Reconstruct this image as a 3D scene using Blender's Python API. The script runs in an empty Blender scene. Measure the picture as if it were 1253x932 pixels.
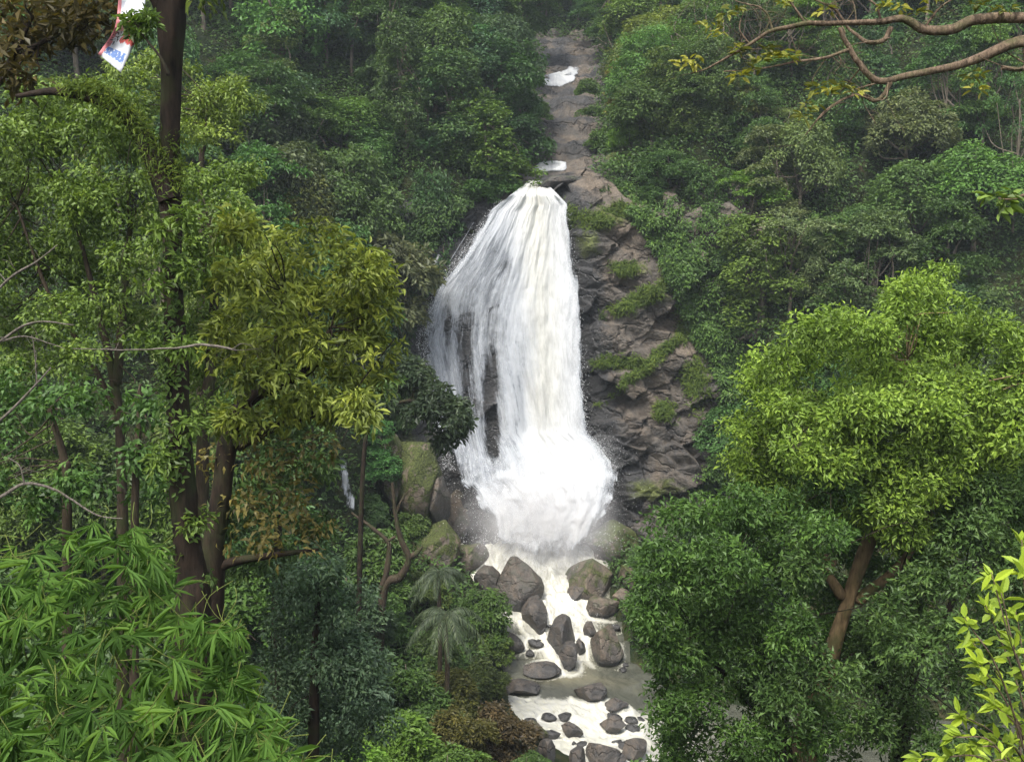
import bpy, math, random
import numpy as np
from mathutils import Vector

# ------------------------------------------------------------------ camera, world, sun, exposure
scene = bpy.context.scene
C = scene.collection
PITCH = math.radians(7.55)
CAM = np.array((0.0, 0.0, 30.0))
F = 1253.0                       # focal length in photo pixels
cam = bpy.data.cameras.new('camera')
cam.sensor_fit = 'HORIZONTAL'; cam.sensor_width = 36; cam.lens = 36
cam.clip_start = 0.1; cam.clip_end = 3000
cob = bpy.data.objects.new('camera', cam); C.objects.link(cob)
cob.location = CAM; cob.rotation_euler = (math.pi/2 - PITCH, 0, 0)
scene.camera = cob

SUN_EL, SUN_AZ = 58.0, 205.0     # azimuth clockwise from +Y: behind the camera, a little left
w = bpy.data.worlds.new('World'); scene.world = w; w.use_nodes = True
nt = w.node_tree; nt.nodes.clear()
sky = nt.nodes.new('ShaderNodeTexSky'); sky.sky_type = 'NISHITA'; sky.sun_disc = False
sky.sun_elevation = math.radians(SUN_EL); sky.sun_rotation = math.radians(SUN_AZ)
sky.air_density = 1.0; sky.dust_density = 4.0; sky.ozone_density = 0.6
bg = nt.nodes.new('ShaderNodeBackground'); bg.inputs['Strength'].default_value = 0.15
wo = nt.nodes.new('ShaderNodeOutputWorld')
hs = nt.nodes.new('ShaderNodeHueSaturation'); hs.inputs['Saturation'].default_value = .55
nt.links.new(sky.outputs[0], hs.inputs['Color']); nt.links.new(hs.outputs[0], bg.inputs[0]); nt.links.new(bg.outputs[0], wo.inputs[0])
sl = bpy.data.lights.new('sun', 'SUN'); sl.energy = 2.0; sl.angle = math.radians(15); sl.color = (1, .96, .88)
so = bpy.data.objects.new('sun', sl); C.objects.link(so)
a, e = math.radians(SUN_AZ), math.radians(SUN_EL)
so.rotation_euler = Vector((math.sin(a)*math.cos(e), math.cos(a)*math.cos(e), math.sin(e))).to_track_quat('Z', 'Y').to_euler()
so.location = (0, -20, 80)
scene.view_settings.view_transform = 'Standard'; scene.view_settings.look = 'None'
scene.view_settings.gamma = 1.0; scene.view_settings.exposure = 1.2
cy = scene.cycles
cy.max_bounces = 5; cy.diffuse_bounces = 3; cy.glossy_bounces = 1; cy.transmission_bounces = 3
cy.transparent_max_bounces = 10; cy.volume_bounces = 0; cy.use_denoising = True
cy.caustics_reflective = False; cy.caustics_refractive = False; cy.sample_clamp_indirect = 4
HAZE, MIST = 0.00034, .55

# ------------------------------------------------------------------ helpers
def at(px, py, Y):
    """world point seen at photo pixel (px, py) at depth Y; arrays allowed"""
    u = (np.asarray(px, float) - 626.5)/F; v = (466 - np.asarray(py, float))/F
    dy = math.cos(PITCH) + v*math.sin(PITCH); dz = -math.sin(PITCH) + v*math.cos(PITCH)
    k = np.asarray(Y, float)/dy
    return np.stack(np.broadcast_arrays(u*k, np.asarray(Y, float)*np.ones_like(k), CAM[2] + dz*k), -1)

def _h(i, j, k):
    n = (i*374761393 + j*668265263 + k*2147483647 + 1013904223) & 0xffffffff
    n = ((n ^ (n >> 13))*1274126177) & 0xffffffff
    n = ((n ^ (n >> 16))*2246822519) & 0xffffffff
    return ((n ^ (n >> 15)) & 0xffffff)/float(0xffffff)

def vnoise(P, seed=0):
    P = np.asarray(P, float); I = np.floor(P).astype(np.int64); f = P - I; f = f*f*(3 - 2*f)
    i, j, k = I[..., 0], I[..., 1], I[..., 2] + seed*57
    r = 0
    for a_ in (0, 1):
        for b_ in (0, 1):
            for c_ in (0, 1):
                wgt = (f[..., 0] if a_ else 1 - f[..., 0])*(f[..., 1] if b_ else 1 - f[..., 1])*(f[..., 2] if c_ else 1 - f[..., 2])
                r = r + wgt*_h(i + a_, j + b_, k + c_)
    return r

def fbm(P, oct=4, seed=0, gain=.5):
    s, amp, tot = 0, 1, 0
    P = np.asarray(P, float)
    for o in range(oct):
        s = s + amp*(vnoise(P*2**o, seed + o) - .5)*2; tot += amp; amp *= gain
    return s/tot

def sst(x, a_, b_):
    t = np.clip((x - a_)/(b_ - a_), 0, 1); return t*t*(3 - 2*t)

def unit(v):
    return v/np.maximum(np.linalg.norm(v, axis=-1, keepdims=True), 1e-9)

def mesh(name, V, faces, mat, attrs=None, smooth=False):
    """faces: list of (M, k) integer arrays"""
    me = bpy.data.meshes.new(name)
    V = np.ascontiguousarray(V, dtype=np.float32).reshape(-1, 3)
    if isinstance(faces, np.ndarray): faces = [faces]
    loops = np.concatenate([f.reshape(-1) for f in faces]).astype(np.int32)
    sizes = np.concatenate([np.full(len(f), f.shape[1]) for f in faces]).astype(np.int32)
    starts = np.concatenate(([0], np.cumsum(sizes)[:-1])).astype(np.int32)
    me.vertices.add(len(V)); me.vertices.foreach_set('co', V.reshape(-1))
    me.loops.add(len(loops)); me.loops.foreach_set('vertex_index', loops)
    me.polygons.add(len(sizes)); me.polygons.foreach_set('loop_start', starts)
    me.polygons.foreach_set('use_smooth', np.full(len(sizes), smooth))
    for k, d in (attrs or {}).items():
        d = np.ascontiguousarray(d, dtype=np.float32)
        t = 'FLOAT' if d.ndim == 1 else 'FLOAT_VECTOR'
        at_ = me.attributes.new(k, t, 'POINT')
        at_.data.foreach_set('value' if t == 'FLOAT' else 'vector', d.reshape(-1))
    me.update(calc_edges=True); me.validate()
    if mat: me.materials.append(mat)
    return me

def link(name, me, parent=None, color=None, loc=None):
    o = bpy.data.objects.new(name, me); C.objects.link(o)
    if parent: o.parent = parent
    if color: o.color = (*color, 1)
    if loc is not None: o.location = loc
    return o

def tag(o, label=None, cat=None, group=None, kind=None):
    if label: o['label'] = label
    if cat: o['category'] = cat
    if group: o['group'] = group
    if kind: o['kind'] = kind
    return o

def thing(name, label, cat, loc, group=None):
    o = bpy.data.objects.new(name, None); C.objects.link(o); o.location = loc; o.empty_display_size = .3
    return tag(o, label, cat, group)

def grid_faces(nj, ni):
    j, i = np.mgrid[0:nj - 1, 0:ni - 1]; q = j*ni + i
    return np.stack((q, q + 1, q + ni + 1, q + ni), -1).reshape(-1, 4)

class Geo:
    def __init__(s): s.V, s.F, s.T, s.n = [], [], [], 0
    def add(s, V, Fs, tint=None):
        V = np.asarray(V, float).reshape(-1, 3)
        for f in (Fs if isinstance(Fs, list) else [Fs]): s.F.append(f + s.n)
        s.V.append(V); s.T.append(np.full(len(V), .5) if tint is None else tint); s.n += len(V)
    def build(s, name, mat, smooth=False):
        byk = {}
        for f in s.F: byk.setdefault(f.shape[1], []).append(f)
        return mesh(name, np.concatenate(s.V), [np.concatenate(v) for v in byk.values()], mat, {'tint': np.concatenate(s.T)}, smooth)

def smooth_path(P, n=6):
    """Catmull-Rom through rows of P (any columns)"""
    P = np.asarray(P, float)
    if len(P) < 3: return np.array([P[0] + (P[-1] - P[0])*t for t in np.linspace(0, 1, n + 1)])
    Q = np.vstack((2*P[0] - P[1], P, 2*P[-1] - P[-2])); out = []
    for k in range(1, len(Q) - 2):
        for t in np.arange(n)/n:
            a_, b_, c_, d_ = Q[k - 1], Q[k], Q[k + 1], Q[k + 2]
            out.append(.5*((2*b_) + (c_ - a_)*t + (2*a_ - 5*b_ + 4*c_ - d_)*t*t + (3*b_ - a_ - 3*c_ + d_)*t**3))
    out.append(P[-1]); return np.array(out)

def tube(g, P, R, sides=8, rough=0.0, seed=0):
    P = np.asarray(P, float); R = np.broadcast_to(np.asarray(R, float), (len(P),))
    T = unit(np.gradient(P, axis=0)); ref = np.array((.31, .95, .05)) if abs(T[0] @ (.31, .95, .05)) < .8 else np.array((1., 0, .1))
    A = unit(np.cross(T, ref)); B = np.cross(T, A)
    th = np.linspace(0, 2*np.pi, sides, endpoint=False)
    ring = A[:, None]*np.cos(th)[None, :, None] + B[:, None]*np.sin(th)[None, :, None]
    rr = R[:, None]*np.ones((1, sides))
    if rough:
        rr = rr*(1 + rough*fbm(np.stack(np.broadcast_arrays(np.cos(th)[None]*1.3, np.sin(th)[None]*1.3, np.cumsum(np.r_[0, np.linalg.norm(np.diff(P, axis=0), axis=1)])[:, None]*1.5), -1), 3, seed))
    V = P[:, None] + ring*rr[..., None]
    n = len(P); j, i = np.mgrid[0:n - 1, 0:sides]; q = j*sides + i; q2 = j*sides + (i + 1) % sides
    F4 = np.stack((q, q2, q2 + sides, q + sides), -1).reshape(-1, 4)
    V = np.vstack((V.reshape(-1, 3), P[-1:] + T[-1:]*R[-1]*.6)); tip = n*sides
    b = (n - 1)*sides + np.arange(sides); F3 = np.stack((b, (n - 1)*sides + (np.arange(sides) + 1) % sides, np.full(sides, tip)), -1)
    g.add(V, [F4, F3])

def leaf_quads(g, P, N, D, L, W, tint, fold=.12, droop=.15, six=False):
    """flat leaves: base P, normal N, direction D"""
    D = unit(D - N*np.sum(D*N, -1, keepdims=True)); S = np.cross(D, N)
    L = np.broadcast_to(np.asarray(L, float), (len(P),))[:, None]; W = np.broadcast_to(np.asarray(W, float), (len(P),))[:, None]
    n = len(P)
    if not six:
        m = P + D*L*.45
        V = np.stack((P, m - S*W*.5 + N*L*fold, P + D*L - N*L*droop, m + S*W*.5 + N*L*fold), 1)
        F_ = np.arange(n*4).reshape(n, 4); k = 4
    else:
        m1 = P + D*L*.3 + N*L*fold*.8; m2 = P + D*L*.65 - N*L*(droop*.25 - fold*.6)
        V = np.stack((P, m1 - S*W*.45, m2 - S*W*.4, P + D*L - N*L*droop, m2 + S*W*.4, m1 + S*W*.45), 1)
        q = np.arange(n)[:, None]*6
        F_ = np.concatenate((q + [0, 1, 2, 3], q + [0, 3, 4, 5])); k = 6
    g.add(V.reshape(-1, 3), F_, np.repeat(tint, k))

def clumps(g, rng, Cn, Nn, rad, n, L, W, up=.6, hang=.2, flat=.5, six=False, tv=.25, jit=.8, droop=.15):
    """n leaves in each clump; clumps flattened along their normal"""
    K = len(Cn); rad = np.broadcast_to(np.asarray(rad, float), (K,))
    Q = rng.normal(size=(K, n, 3)); Q = unit(Q)*(rng.random((K, n, 1))**.45)
    out = Q.copy()
    Nn = unit(Nn); Q = Q - Nn[:, None]*np.sum(Q*Nn[:, None], -1, keepdims=True)*(1 - flat)
    P = Cn[:, None] + Q*rad[:, None, None]
    N = unit(Nn[:, None]*.6 + np.array((0, 0, up)) + rng.normal(size=(K, n, 3))*jit*.6)
    D = out + rng.normal(size=(K, n, 3))*.5 + Nn[:, None]*.4 - np.array((0, 0, hang))
    t = np.clip(.5 + (rng.random((K, 1)) - .5)*tv*2 + (rng.random((K, n)) - .5)*.5, 0, 1)
    s = .7 + .6*rng.random((K, n))
    leaf_quads(g, P.reshape(-1, 3), N.reshape(-1, 3), D.reshape(-1, 3), (L*s).reshape(-1), (W*s).reshape(-1), t.reshape(-1), six=six, droop=droop)

def shell_points(rng, blobs, per_area, upper=-.35, cull=.75):
    """clump centres on the outsides of ellipsoid blobs (x,y,z,rx,ry,rz)"""
    Pc, Nc = [], []
    B = np.asarray(blobs, float)
    for b in B:
        n = max(4, int(per_area*4*np.pi*((b[3]*b[4] + b[4]*b[5] + b[3]*b[5])/3)))
        d = unit(rng.normal(size=(n, 3))); d = d[d[:, 2] > upper + rng.normal(size=len(d))*.2]
        r = 1.12 - .6*rng.random((len(d), 1))**1.2
        Pc.append(b[:3] + d*b[3:]*r); Nc.append(unit(d/b[3:]))
    P, N = np.concatenate(Pc), np.concatenate(Nc)
    keep = np.ones(len(P), bool)
    for b in B:
        keep &= ~(np.sum(((P - b[:3])/b[3:])**2, 1) < cull**2*.7)
    return P[keep], N[keep]

# ------------------------------------------------------------------ materials
def new_mat(name):
    m = bpy.data.materials.new(name); m.use_nodes = True; t = m.node_tree; t.nodes.clear()
    out = t.nodes.new('ShaderNodeOutputMaterial'); return m, t, out

def nd(t, typ, **kw):
    n = t.nodes.new('ShaderNode' + typ)
    for k, v in kw.items():
        if k in n.inputs: n.inputs[k].default_value = v
        else: setattr(n, k, v)
    return n

def math_(t, op, a_, b_=None, c_=None, clamp=False):
    n = t.nodes.new('ShaderNodeMath'); n.operation = op; n.use_clamp = clamp
    for k, v in enumerate((a_, b_, c_)):
        if v is None: continue
        if isinstance(v, (int, float)): n.inputs[k].default_value = v
        else: t.links.new(v, n.inputs[k])
    return n.outputs[0]

def mixc(t, f, a_, b_, mode='MIX'):
    n = t.nodes.new('ShaderNodeMix'); n.data_type = 'RGBA'; n.blend_type = mode
    for s, v in ((n.inputs[0], f), (n.inputs[6], a_), (n.inputs[7], b_)):
        if isinstance(v, (int, float)): s.default_value = v
        elif isinstance(v, tuple): s.default_value = (*v, 1) if len(v) == 3 else v
        else: t.links.new(v, s)
    return n.outputs[2]

def ramp(t, f, stops):
    n = t.nodes.new('ShaderNodeValToRGB'); cr = n.color_ramp
    while len(cr.elements) < len(stops): cr.elements.new(.5)
    for el, (p, c) in zip(cr.elements, stops):
        el.position = p; el.color = (*c, 1) if isinstance(c, tuple) else (c, c, c, 1)
    t.links.new(f, n.inputs[0]); return n.outputs[0]

def coords(t, scale=(1, 1, 1), attr=None, rot=(0, 0, 0)):
    if attr:
        s = nd(t, 'Attribute', attribute_name=attr).outputs['Vector']
    else:
        s = nd(t, 'NewGeometry').outputs['Position']
    m = nd(t, 'Mapping'); m.inputs['Scale'].default_value = scale; m.inputs['Rotation'].default_value = rot
    t.links.new(s, m.inputs['Vector']); return m.outputs[0]

def objcoords(t, scale=(1, 1, 1)):
    s = nd(t, 'TexCoord').outputs['Object']; m = nd(t, 'Mapping'); m.inputs['Scale'].default_value = scale
    t.links.new(s, m.inputs['Vector']); return m.outputs[0]

def noise(t, vec, scale, detail=4, rough=.55, dist=0.0):
    n = nd(t, 'TexNoise'); n.inputs['Scale'].default_value = scale; n.inputs['Detail'].default_value = detail
    n.inputs['Roughness'].default_value = rough; n.inputs['Distortion'].default_value = dist
    t.links.new(vec, n.inputs['Vector']); return n.outputs['Fac']

def voro(t, vec, scale, feature='DISTANCE_TO_EDGE'):
    n = nd(t, 'TexVoronoi', feature=feature); n.inputs['Scale'].default_value = scale
    t.links.new(vec, n.inputs['Vector']); return n.outputs[0]

def bump(t, h, strength, dist=.1):
    n = nd(t, 'Bump'); n.inputs['Strength'].default_value = strength; n.inputs['Distance'].default_value = dist
    t.links.new(h, n.inputs['Height']); return n.outputs[0]

def principled(t, out, col, rough=.6, spec=.3, normal=None):
    p = nd(t, 'BsdfPrincipled'); p.inputs['Specular IOR Level'].default_value = spec
    for s, v in (('Base Color', col), ('Roughness', rough)):
        if isinstance(v, (int, float)): p.inputs[s].default_value = v
        elif isinstance(v, tuple): p.inputs[s].default_value = (*v, 1)
        else: t.links.new(v, p.inputs[s])
    if normal is not None: t.links.new(normal, p.inputs['Normal'])
    if out is not None: t.links.new(p.outputs[0], out.inputs[0])
    return p.outputs[0]

def leaf_material(name, yellow=.35, rough=.5, spec=.3, transl=.3):
    m, t, out = new_mat(name)
    oc = nd(t, 'ObjectInfo').outputs['Color']
    ti = nd(t, 'Attribute', attribute_name='tint').outputs['Fac']
    val = math_(t, 'MULTIPLY_ADD', ti, 1.1, .45)
    c = mixc(t, 1.0, oc, nd(t, 'CombineColor').outputs[0], 'MULTIPLY')
    cc = t.nodes[-2] if False else None
    comb = [n for n in t.nodes if n.bl_idname == 'ShaderNodeCombineColor'][0]
    for k in range(3): t.links.new(val, comb.inputs[k])
    warm = mixc(t, 1.0, oc, (2.1, 1.45, .9), 'MULTIPLY')
    f = math_(t, 'MULTIPLY', math_(t, 'POWER', ti, 3), yellow, clamp=True)
    c2 = mixc(t, f, c, warm)
    p = principled(t, None, c2, rough, spec)
    tr = nd(t, 'BsdfTranslucent'); t.links.new(mixc(t, 1.0, c2, (1.25, 1.25, .5), 'MULTIPLY'), tr.inputs[0])
    mx = nd(t, 'MixShader'); mx.inputs[0].default_value = transl
    t.links.new(p, mx.inputs[1]); t.links.new(tr.outputs[0], mx.inputs[2]); t.links.new(mx.outputs[0], out.inputs[0])
    return m

M = {}
M['leaf'] = leaf_material('leaf')
M['leaf_gloss'] = leaf_material('leaf_gloss', .3, .5, .25, .32)
M['grass'] = leaf_material('grass', .6, .7, .15, .35)

def bark_material(name, dark, light, moss=None, scale=1.0):
    m, t, out = new_mat(name)
    v = objcoords(t, (3*scale, 3*scale, .7*scale)); n1 = noise(t, v, 3, 6, .65); n2 = noise(t, objcoords(t), 1.3*scale, 3)
    c = ramp(t, n1, [(.3, dark), (.72, light)])
    if moss:
        c = mixc(t, ramp(t, n2, [(.5, 0.0), (.68, .75)]), c, moss)
    principled(t, out, c, .85, .2, bump(t, n1, .8, .04)); return m
M['bark_dark'] = bark_material('bark_dark', (.005, .004, .003), (.040, .027, .018), (.030, .040, .013))
M['bark_forest'] = bark_material('bark_forest', (.05, .04, .03), (.2, .17, .13))
M['bark_tan'] = bark_material('bark_tan', (.075, .052, .028), (.27, .19, .10), (.05, .06, .02))
M['bark_branch'] = bark_material('bark_branch', (.035, .025, .017), (.24, .175, .12), (.07, .075, .03), 4)
M['bark_grey'] = bark_material('bark_grey', (.06, .05, .042), (.20, .175, .15), (.06, .065, .03), 4)
M['bark_brown'] = bark_material('bark_brown', (.020, .015, .010), (.075, .057, .038), (.035, .045, .015), 1.5)
M['culm'] = bark_material('culm', (.06, .09, .015), (.14, .16, .04), None, 3)

def soil_material():
    m, t, out = new_mat('soil')
    v = coords(t); n1 = noise(t, v, .6, 6); n2 = noise(t, v, 4, 5)
    c = ramp(t, n1, [(.35, (.012, .022, .009)), (.6, (.03, .035, .014)), (.8, (.06, .045, .025))])
    principled(t, out, c, .95, .1, bump(t, n2, 1, .3)); return m
M['soil'] = soil_material()

def rock_material(name, dry1, dry2, wetc, mossc, crack=.35, use_attr=True, sc=1.0):
    m, t, out = new_mat(name)
    v = coords(t) if use_attr else objcoords(t)
    big = noise(t, v, .22*sc, 4, .6, .4); mid = noise(t, v, .9*sc, 6, .65); fine = noise(t, v, 5*sc, 5, .65)
    sv = coords(t, (.6, .6, 1.8), rot=(0, .3, 0)) if use_attr else objcoords(t, (.7, .7, 1.5))
    wn = nd(t, 'TexNoise'); wn.inputs['Scale'].default_value = .8*sc; wn.inputs['Detail'].default_value = 4; t.links.new(v, wn.inputs['Vector'])
    wa_ = nd(t, 'VectorMath', operation='MULTIPLY_ADD'); t.links.new(wn.outputs['Color'], wa_.inputs[0]); wa_.inputs[1].default_value = (2.6, 2.6, 2.6); t.links.new(sv, wa_.inputs[2]); sv = wa_.outputs[0]
    band = noise(t, sv, .7*sc, 5, .6, .6)
    col = mixc(t, ramp(t, big, [(.35, 0.0), (.65, 1.0)]), dry1, dry2)
    col = mixc(t, .75, col, ramp(t, band, [(.28, .25), (.5, .9), (.75, 1.35)]), 'MULTIPLY')
    col = mixc(t, .6, col, ramp(t, fine, [(.3, .5), (.7, 1.3)]), 'MULTIPLY')
    cr = voro(t, sv, crack*sc); crk = ramp(t, cr, [(0.0, 0.0), (.05, 1.0)])
    col = mixc(t, math_(t, 'MULTIPLY', math_(t, 'SUBTRACT', 1.0, crk), ramp(t, mid, [(.42, 0.0), (.6, .85 if use_attr else .3)])), col, (.018, .016, .015))
    if use_attr:
        wa = nd(t, 'Attribute', attribute_name='wet').outputs['Fac']
        mo = nd(t, 'Attribute', attribute_name='moss').outputs['Fac']
        wet = math_(t, 'MULTIPLY', math_(t, 'ADD', wa, math_(t, 'MULTIPLY_ADD', mid, 1.6, -.8)), 1.6, clamp=True)
        wet = math_(t, 'MULTIPLY', wet, math_(t, 'MINIMUM', math_(t, 'MULTIPLY', wa, 4.0), 1.0))
        ms = math_(t, 'MULTIPLY', math_(t, 'MULTIPLY_ADD', mid, 4.0, math_(t, 'MULTIPLY_ADD', mo, 2.0, -2.9)), 1.0, clamp=True)
    else:
        z = nd(t, 'SeparateXYZ'); t.links.new(objcoords(t), z.inputs[0])
        oc = nd(t, 'SeparateColor'); t.links.new(nd(t, 'ObjectInfo').outputs['Color'], oc.inputs[0])
        gz_ = nd(t, 'SeparateXYZ'); t.links.new(nd(t, 'TexCoord').outputs['Generated'], gz_.inputs[0])
        band_ = math_(t, 'MULTIPLY_ADD', gz_.outputs[2], -2.2, .95, clamp=True)
        wet = math_(t, 'MULTIPLY', math_(t, 'ADD', math_(t, 'ADD', oc.outputs[0], band_), math_(t, 'MULTIPLY_ADD', mid, 1.2, -.7)), 2.0, clamp=True)
        nz = nd(t, 'SeparateXYZ'); t.links.new(nd(t, 'NewGeometry').outputs['Normal'], nz.inputs[0])
        ms = math_(t, 'MULTIPLY', math_(t, 'ADD', math_(t, 'MULTIPLY_ADD', mid, 5.0, math_(t, 'MULTIPLY_ADD', oc.outputs[1], .6, -2.75)), math_(t, 'MULTIPLY', nz.outputs[2], .5)), math_(t, 'MULTIPLY', oc.outputs[1], 3.0), clamp=True)
    col = mixc(t, wet, col, mixc(t, .5, wetc, ramp(t, fine, [(.3, .3), (.7, 1.5)]), 'MULTIPLY'))
    col = mixc(t, ms, col, mixc(t, ramp(t, fine, [(.35, 0.0), (.62, 1.0)]), tuple(x*.35 for x in mossc), tuple(x*1.5 for x in mossc)))
    rough = math_(t, 'MULTIPLY_ADD', wet, -.45, .85)
    h = math_(t, 'ADD', math_(t, 'MULTIPLY', mid, 1.0), math_(t, 'ADD', math_(t, 'MULTIPLY', fine, .35), math_(t, 'MULTIPLY', crk, .45)))
    principled(t, out, col, rough, .35, bump(t, h, .9, .5 if use_attr else .25)); return m
M['cliff'] = rock_material('cliff', (.142, .114, .086), (.090, .083, .074), (.042, .042, .043), (.07, .085, .02), .22)
M['boulder'] = rock_material('boulder', (.165, .125, .088), (.12, .108, .095), (.052, .051, .050), (.055, .068, .018), .3, False, 1.4)

def waterfall_material():
    m, t, out = new_mat('waterfall')
    cov = nd(t, 'Attribute', attribute_name='cov').outputs['Fac']
    n1 = noise(t, coords(t, (1.0, .07, 1), 'flow'), 1.7, 5, .62, .35)
    n2 = noise(t, coords(t, (1.0, .16, 1), 'flow'), 5.5, 5, .7, .5)
    n3 = noise(t, coords(t, (1.0, .8, 1), 'flow'), 1.8, 5, .7, .6)
    n4 = noise(t, coords(t, (1.0, .05, 1), 'flow'), 11, 3, .7, .3)
    n = math_(t, 'ADD', math_(t, 'MULTIPLY', n1, .36), math_(t, 'ADD', math_(t, 'MULTIPLY', n2, .26), math_(t, 'ADD', math_(t, 'MULTIPLY', n3, .18), math_(t, 'MULTIPLY', n4, .20))))
    lead = math_(t, 'SUBTRACT', cov, n)
    al = math_(t, 'MULTIPLY_ADD', lead, 7.0, .42, clamp=True)
    thick = math_(t, 'MULTIPLY_ADD', lead, 2.6, .12, clamp=True)
    silt = nd(t, 'Attribute', attribute_name='silt').outputs['Fac']
    c = mixc(t, silt, (.63, .65, .67), (.63, .62, .53))
    c = mixc(t, thick, (.36, .39, .43), c)
    c = mixc(t, .6, c, ramp(t, n2, [(.3, .60), (.6, 1.05)]), 'MULTIPLY')
    p = principled(t, None, c, .6, .3, bump(t, n, .6, .35))
    tl = nd(t, 'BsdfTranslucent'); t.links.new(c, tl.inputs[0])
    m1 = nd(t, 'MixShader'); m1.inputs[0].default_value = .25; t.links.new(p, m1.inputs[1]); t.links.new(tl.outputs[0], m1.inputs[2])
    tr = nd(t, 'BsdfTransparent'); mx = nd(t, 'MixShader')
    t.links.new(al, mx.inputs[0]); t.links.new(tr.outputs[0], mx.inputs[1]); t.links.new(m1.outputs[0], mx.inputs[2]); t.links.new(mx.outputs[0], out.inputs[0])
    return m
M['waterfall'] = waterfall_material()

def stream_material():
    m, t, out = new_mat('stream_water')
    fo = nd(t, 'Attribute', attribute_name='foam').outputs['Fac']
    n1 = noise(t, coords(t, (1, .4, 1), 'flow'), 1.1, 6, .65, .8); n2 = noise(t, coords(t, (1, .5, 1), 'flow'), 4.5, 5, .7, .6)
    n = math_(t, 'MULTIPLY_ADD', n1, .45, math_(t, 'MULTIPLY', n2, .55))
    f = math_(t, 'MULTIPLY_ADD', math_(t, 'SUBTRACT', fo, n), 4.2, .36, clamp=True)
    tur = nd(t, 'Attribute', attribute_name='silt').outputs['Fac']
    wc = mixc(t, tur, (.060, .064, .052), (.15, .14, .095))
    fc = mixc(t, ramp(t, n2, [(.35, 0.0), (.65, 1.0)]), (.40, .39, .30), (.66, .66, .62))
    c = mixc(t, f, wc, fc); c = mixc(t, .7, c, ramp(t, n1, [(.36, .5), (.58, 1.1)]), 'MULTIPLY')
    rough = math_(t, 'MULTIPLY_ADD', f, .55, .12)
    principled(t, out, c, rough, .4, bump(t, n, .5, .15)); return m
M['stream'] = stream_material()

def plain(name, col, rough=.6, spec=.3):
    m, t, out = new_mat(name); principled(t, out, col, rough, spec); return m
M['spray'] = plain('spray', (.82, .84, .85), .5)

# ------------------------------------------------------------------ terrain
SP = smooth_path([(2.2, 99, .9), (2.4, 93, .4), (3.2, 88, -1.0), (4.2, 84, -2.6), (4.8, 80, -4.2), (5.8, 76.5, -4.5), (7, 74.5, -4.9),
                  (9.5, 72.6, -5.8), (15, 71, -6.4), (34, 70, -7.5), (70, 66, -9), (140, 60, -12), (330, 40, -16)], 10)
SS = np.r_[0, np.cumsum(np.linalg.norm(np.diff(SP[:, :2], axis=0), axis=1))]
HW = np.interp(SS, [0, 6, 14, 20, 25, 32, 60, 400], [8, 6.8, 5.7, 5.6, 7.2, 7.4, 8, 9])

def stream_coord(x, y):
    """distance to the stream line, signed distance, its height, arc length, half width"""
    sh = x.shape; x = x.reshape(-1); y = y.reshape(-1); O = [np.empty(len(x)) for _ in range(5)]
    seg = SP[1:, :2] - SP[:-1, :2]; l2 = np.sum(seg**2, 1)
    for k in range(0, len(x), 4000):
        p = np.stack((x[k:k + 4000], y[k:k + 4000]), -1)[:, None]
        t = np.clip(np.sum((p - SP[None, :-1, :2])*seg, -1)/l2, 0, 1)
        q = SP[None, :-1, :2] + t[..., None]*seg; d = np.linalg.norm(p - q, axis=-1); i = np.argmin(d, 1); r = np.arange(len(i))
        ti = t[r, i]; O[0][k:k + 4000] = d[r, i]
        cr = seg[i, 0]*(p[:, 0, 1] - q[r, i, 1]) - seg[i, 1]*(p[:, 0, 0] - q[r, i, 0])
        O[1][k:k + 4000] = d[r, i]*np.sign(cr)
        O[2][k:k + 4000] = SP[i, 2]*(1 - ti) + SP[i + 1, 2]*ti
        O[3][k:k + 4000] = SS[i]*(1 - ti) + SS[i + 1]*ti
        O[4][k:k + 4000] = HW[i]*(1 - ti) + HW[i + 1]*ti
    return [o.reshape(sh) for o in O]

def xu(y): return np.interp(y, [100, 104, 108, 112, 130, 150, 170, 220, 420], [2.2, 2.4, 3.8, 5.0, 6.8, 7.6, 8.5, 2, -30])
def zu(y): return np.interp(y, [96, 103, 107, 112, 130, 150, 156, 250, 420], [34.5, 35.2, 36.0, 39.5, 48.5, 57.2, 58.5, 112, 118])

def terr(x, y):
    x, y = np.broadcast_arrays(np.asarray(x, float), np.asarray(y, float))
    x = np.atleast_1d(x); y = np.atleast_1d(y)
    d, sd, zl, s, hw = stream_coord(x, y)
    lo = zl - .6 + .9*sst(d, hw*.75, hw + .8) + .35*np.maximum(0, d - hw) + .25*np.maximum(0, d - 30)
    lo = lo + .5*np.maximum(0, -x - 8)*sst(y, 50, 95) + .5*np.maximum(0, x - 22)*sst(y, 75, 100)
    lo = lo*(1 - sst(y, 3.5, .5)) + 28.3*sst(y, 3.5, .5)
    lo = np.where(y < 45, np.minimum(lo, 28.3 + .5*np.maximum(0, np.abs(x) - 10)), lo)
    up = zu(y) + np.where(x < xu(y), .42, .36)*np.maximum(0, np.abs(x - xu(y)) - 3.6) 
    out_ = np.maximum(sst(-x, 9, 15), sst(x, 19, 25))
    y0 = 100.2*(1 - out_) + 82*out_; y1 = 104.2*(1 - out_) + 110*out_
    t = np.clip((y - y0)/(y1 - y0), 0, 1); tt = t*t*(3 - 2*t)*(1 - out_) + t*out_
    up = up - 2.4*sst(np.abs(x - xu(y)), 6.2, 3.6)*sst(y, 103, 106)*sst(y, 166, 160)
    up = np.minimum(up, 112 + .06*(up - 112)); lo = np.minimum(lo, 112)
    z = lo*(1 - tt) + up*tt
    P = np.stack((x*.11, y*.11, x*0), -1)
    near = sst(np.abs(x - xu(y)), 3, 9)*tt + (1 - tt)*sst(d, hw, hw + 8)*sst(y, 4, 14)
    return z + near*fbm(P, 3, 3)*1.3
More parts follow.
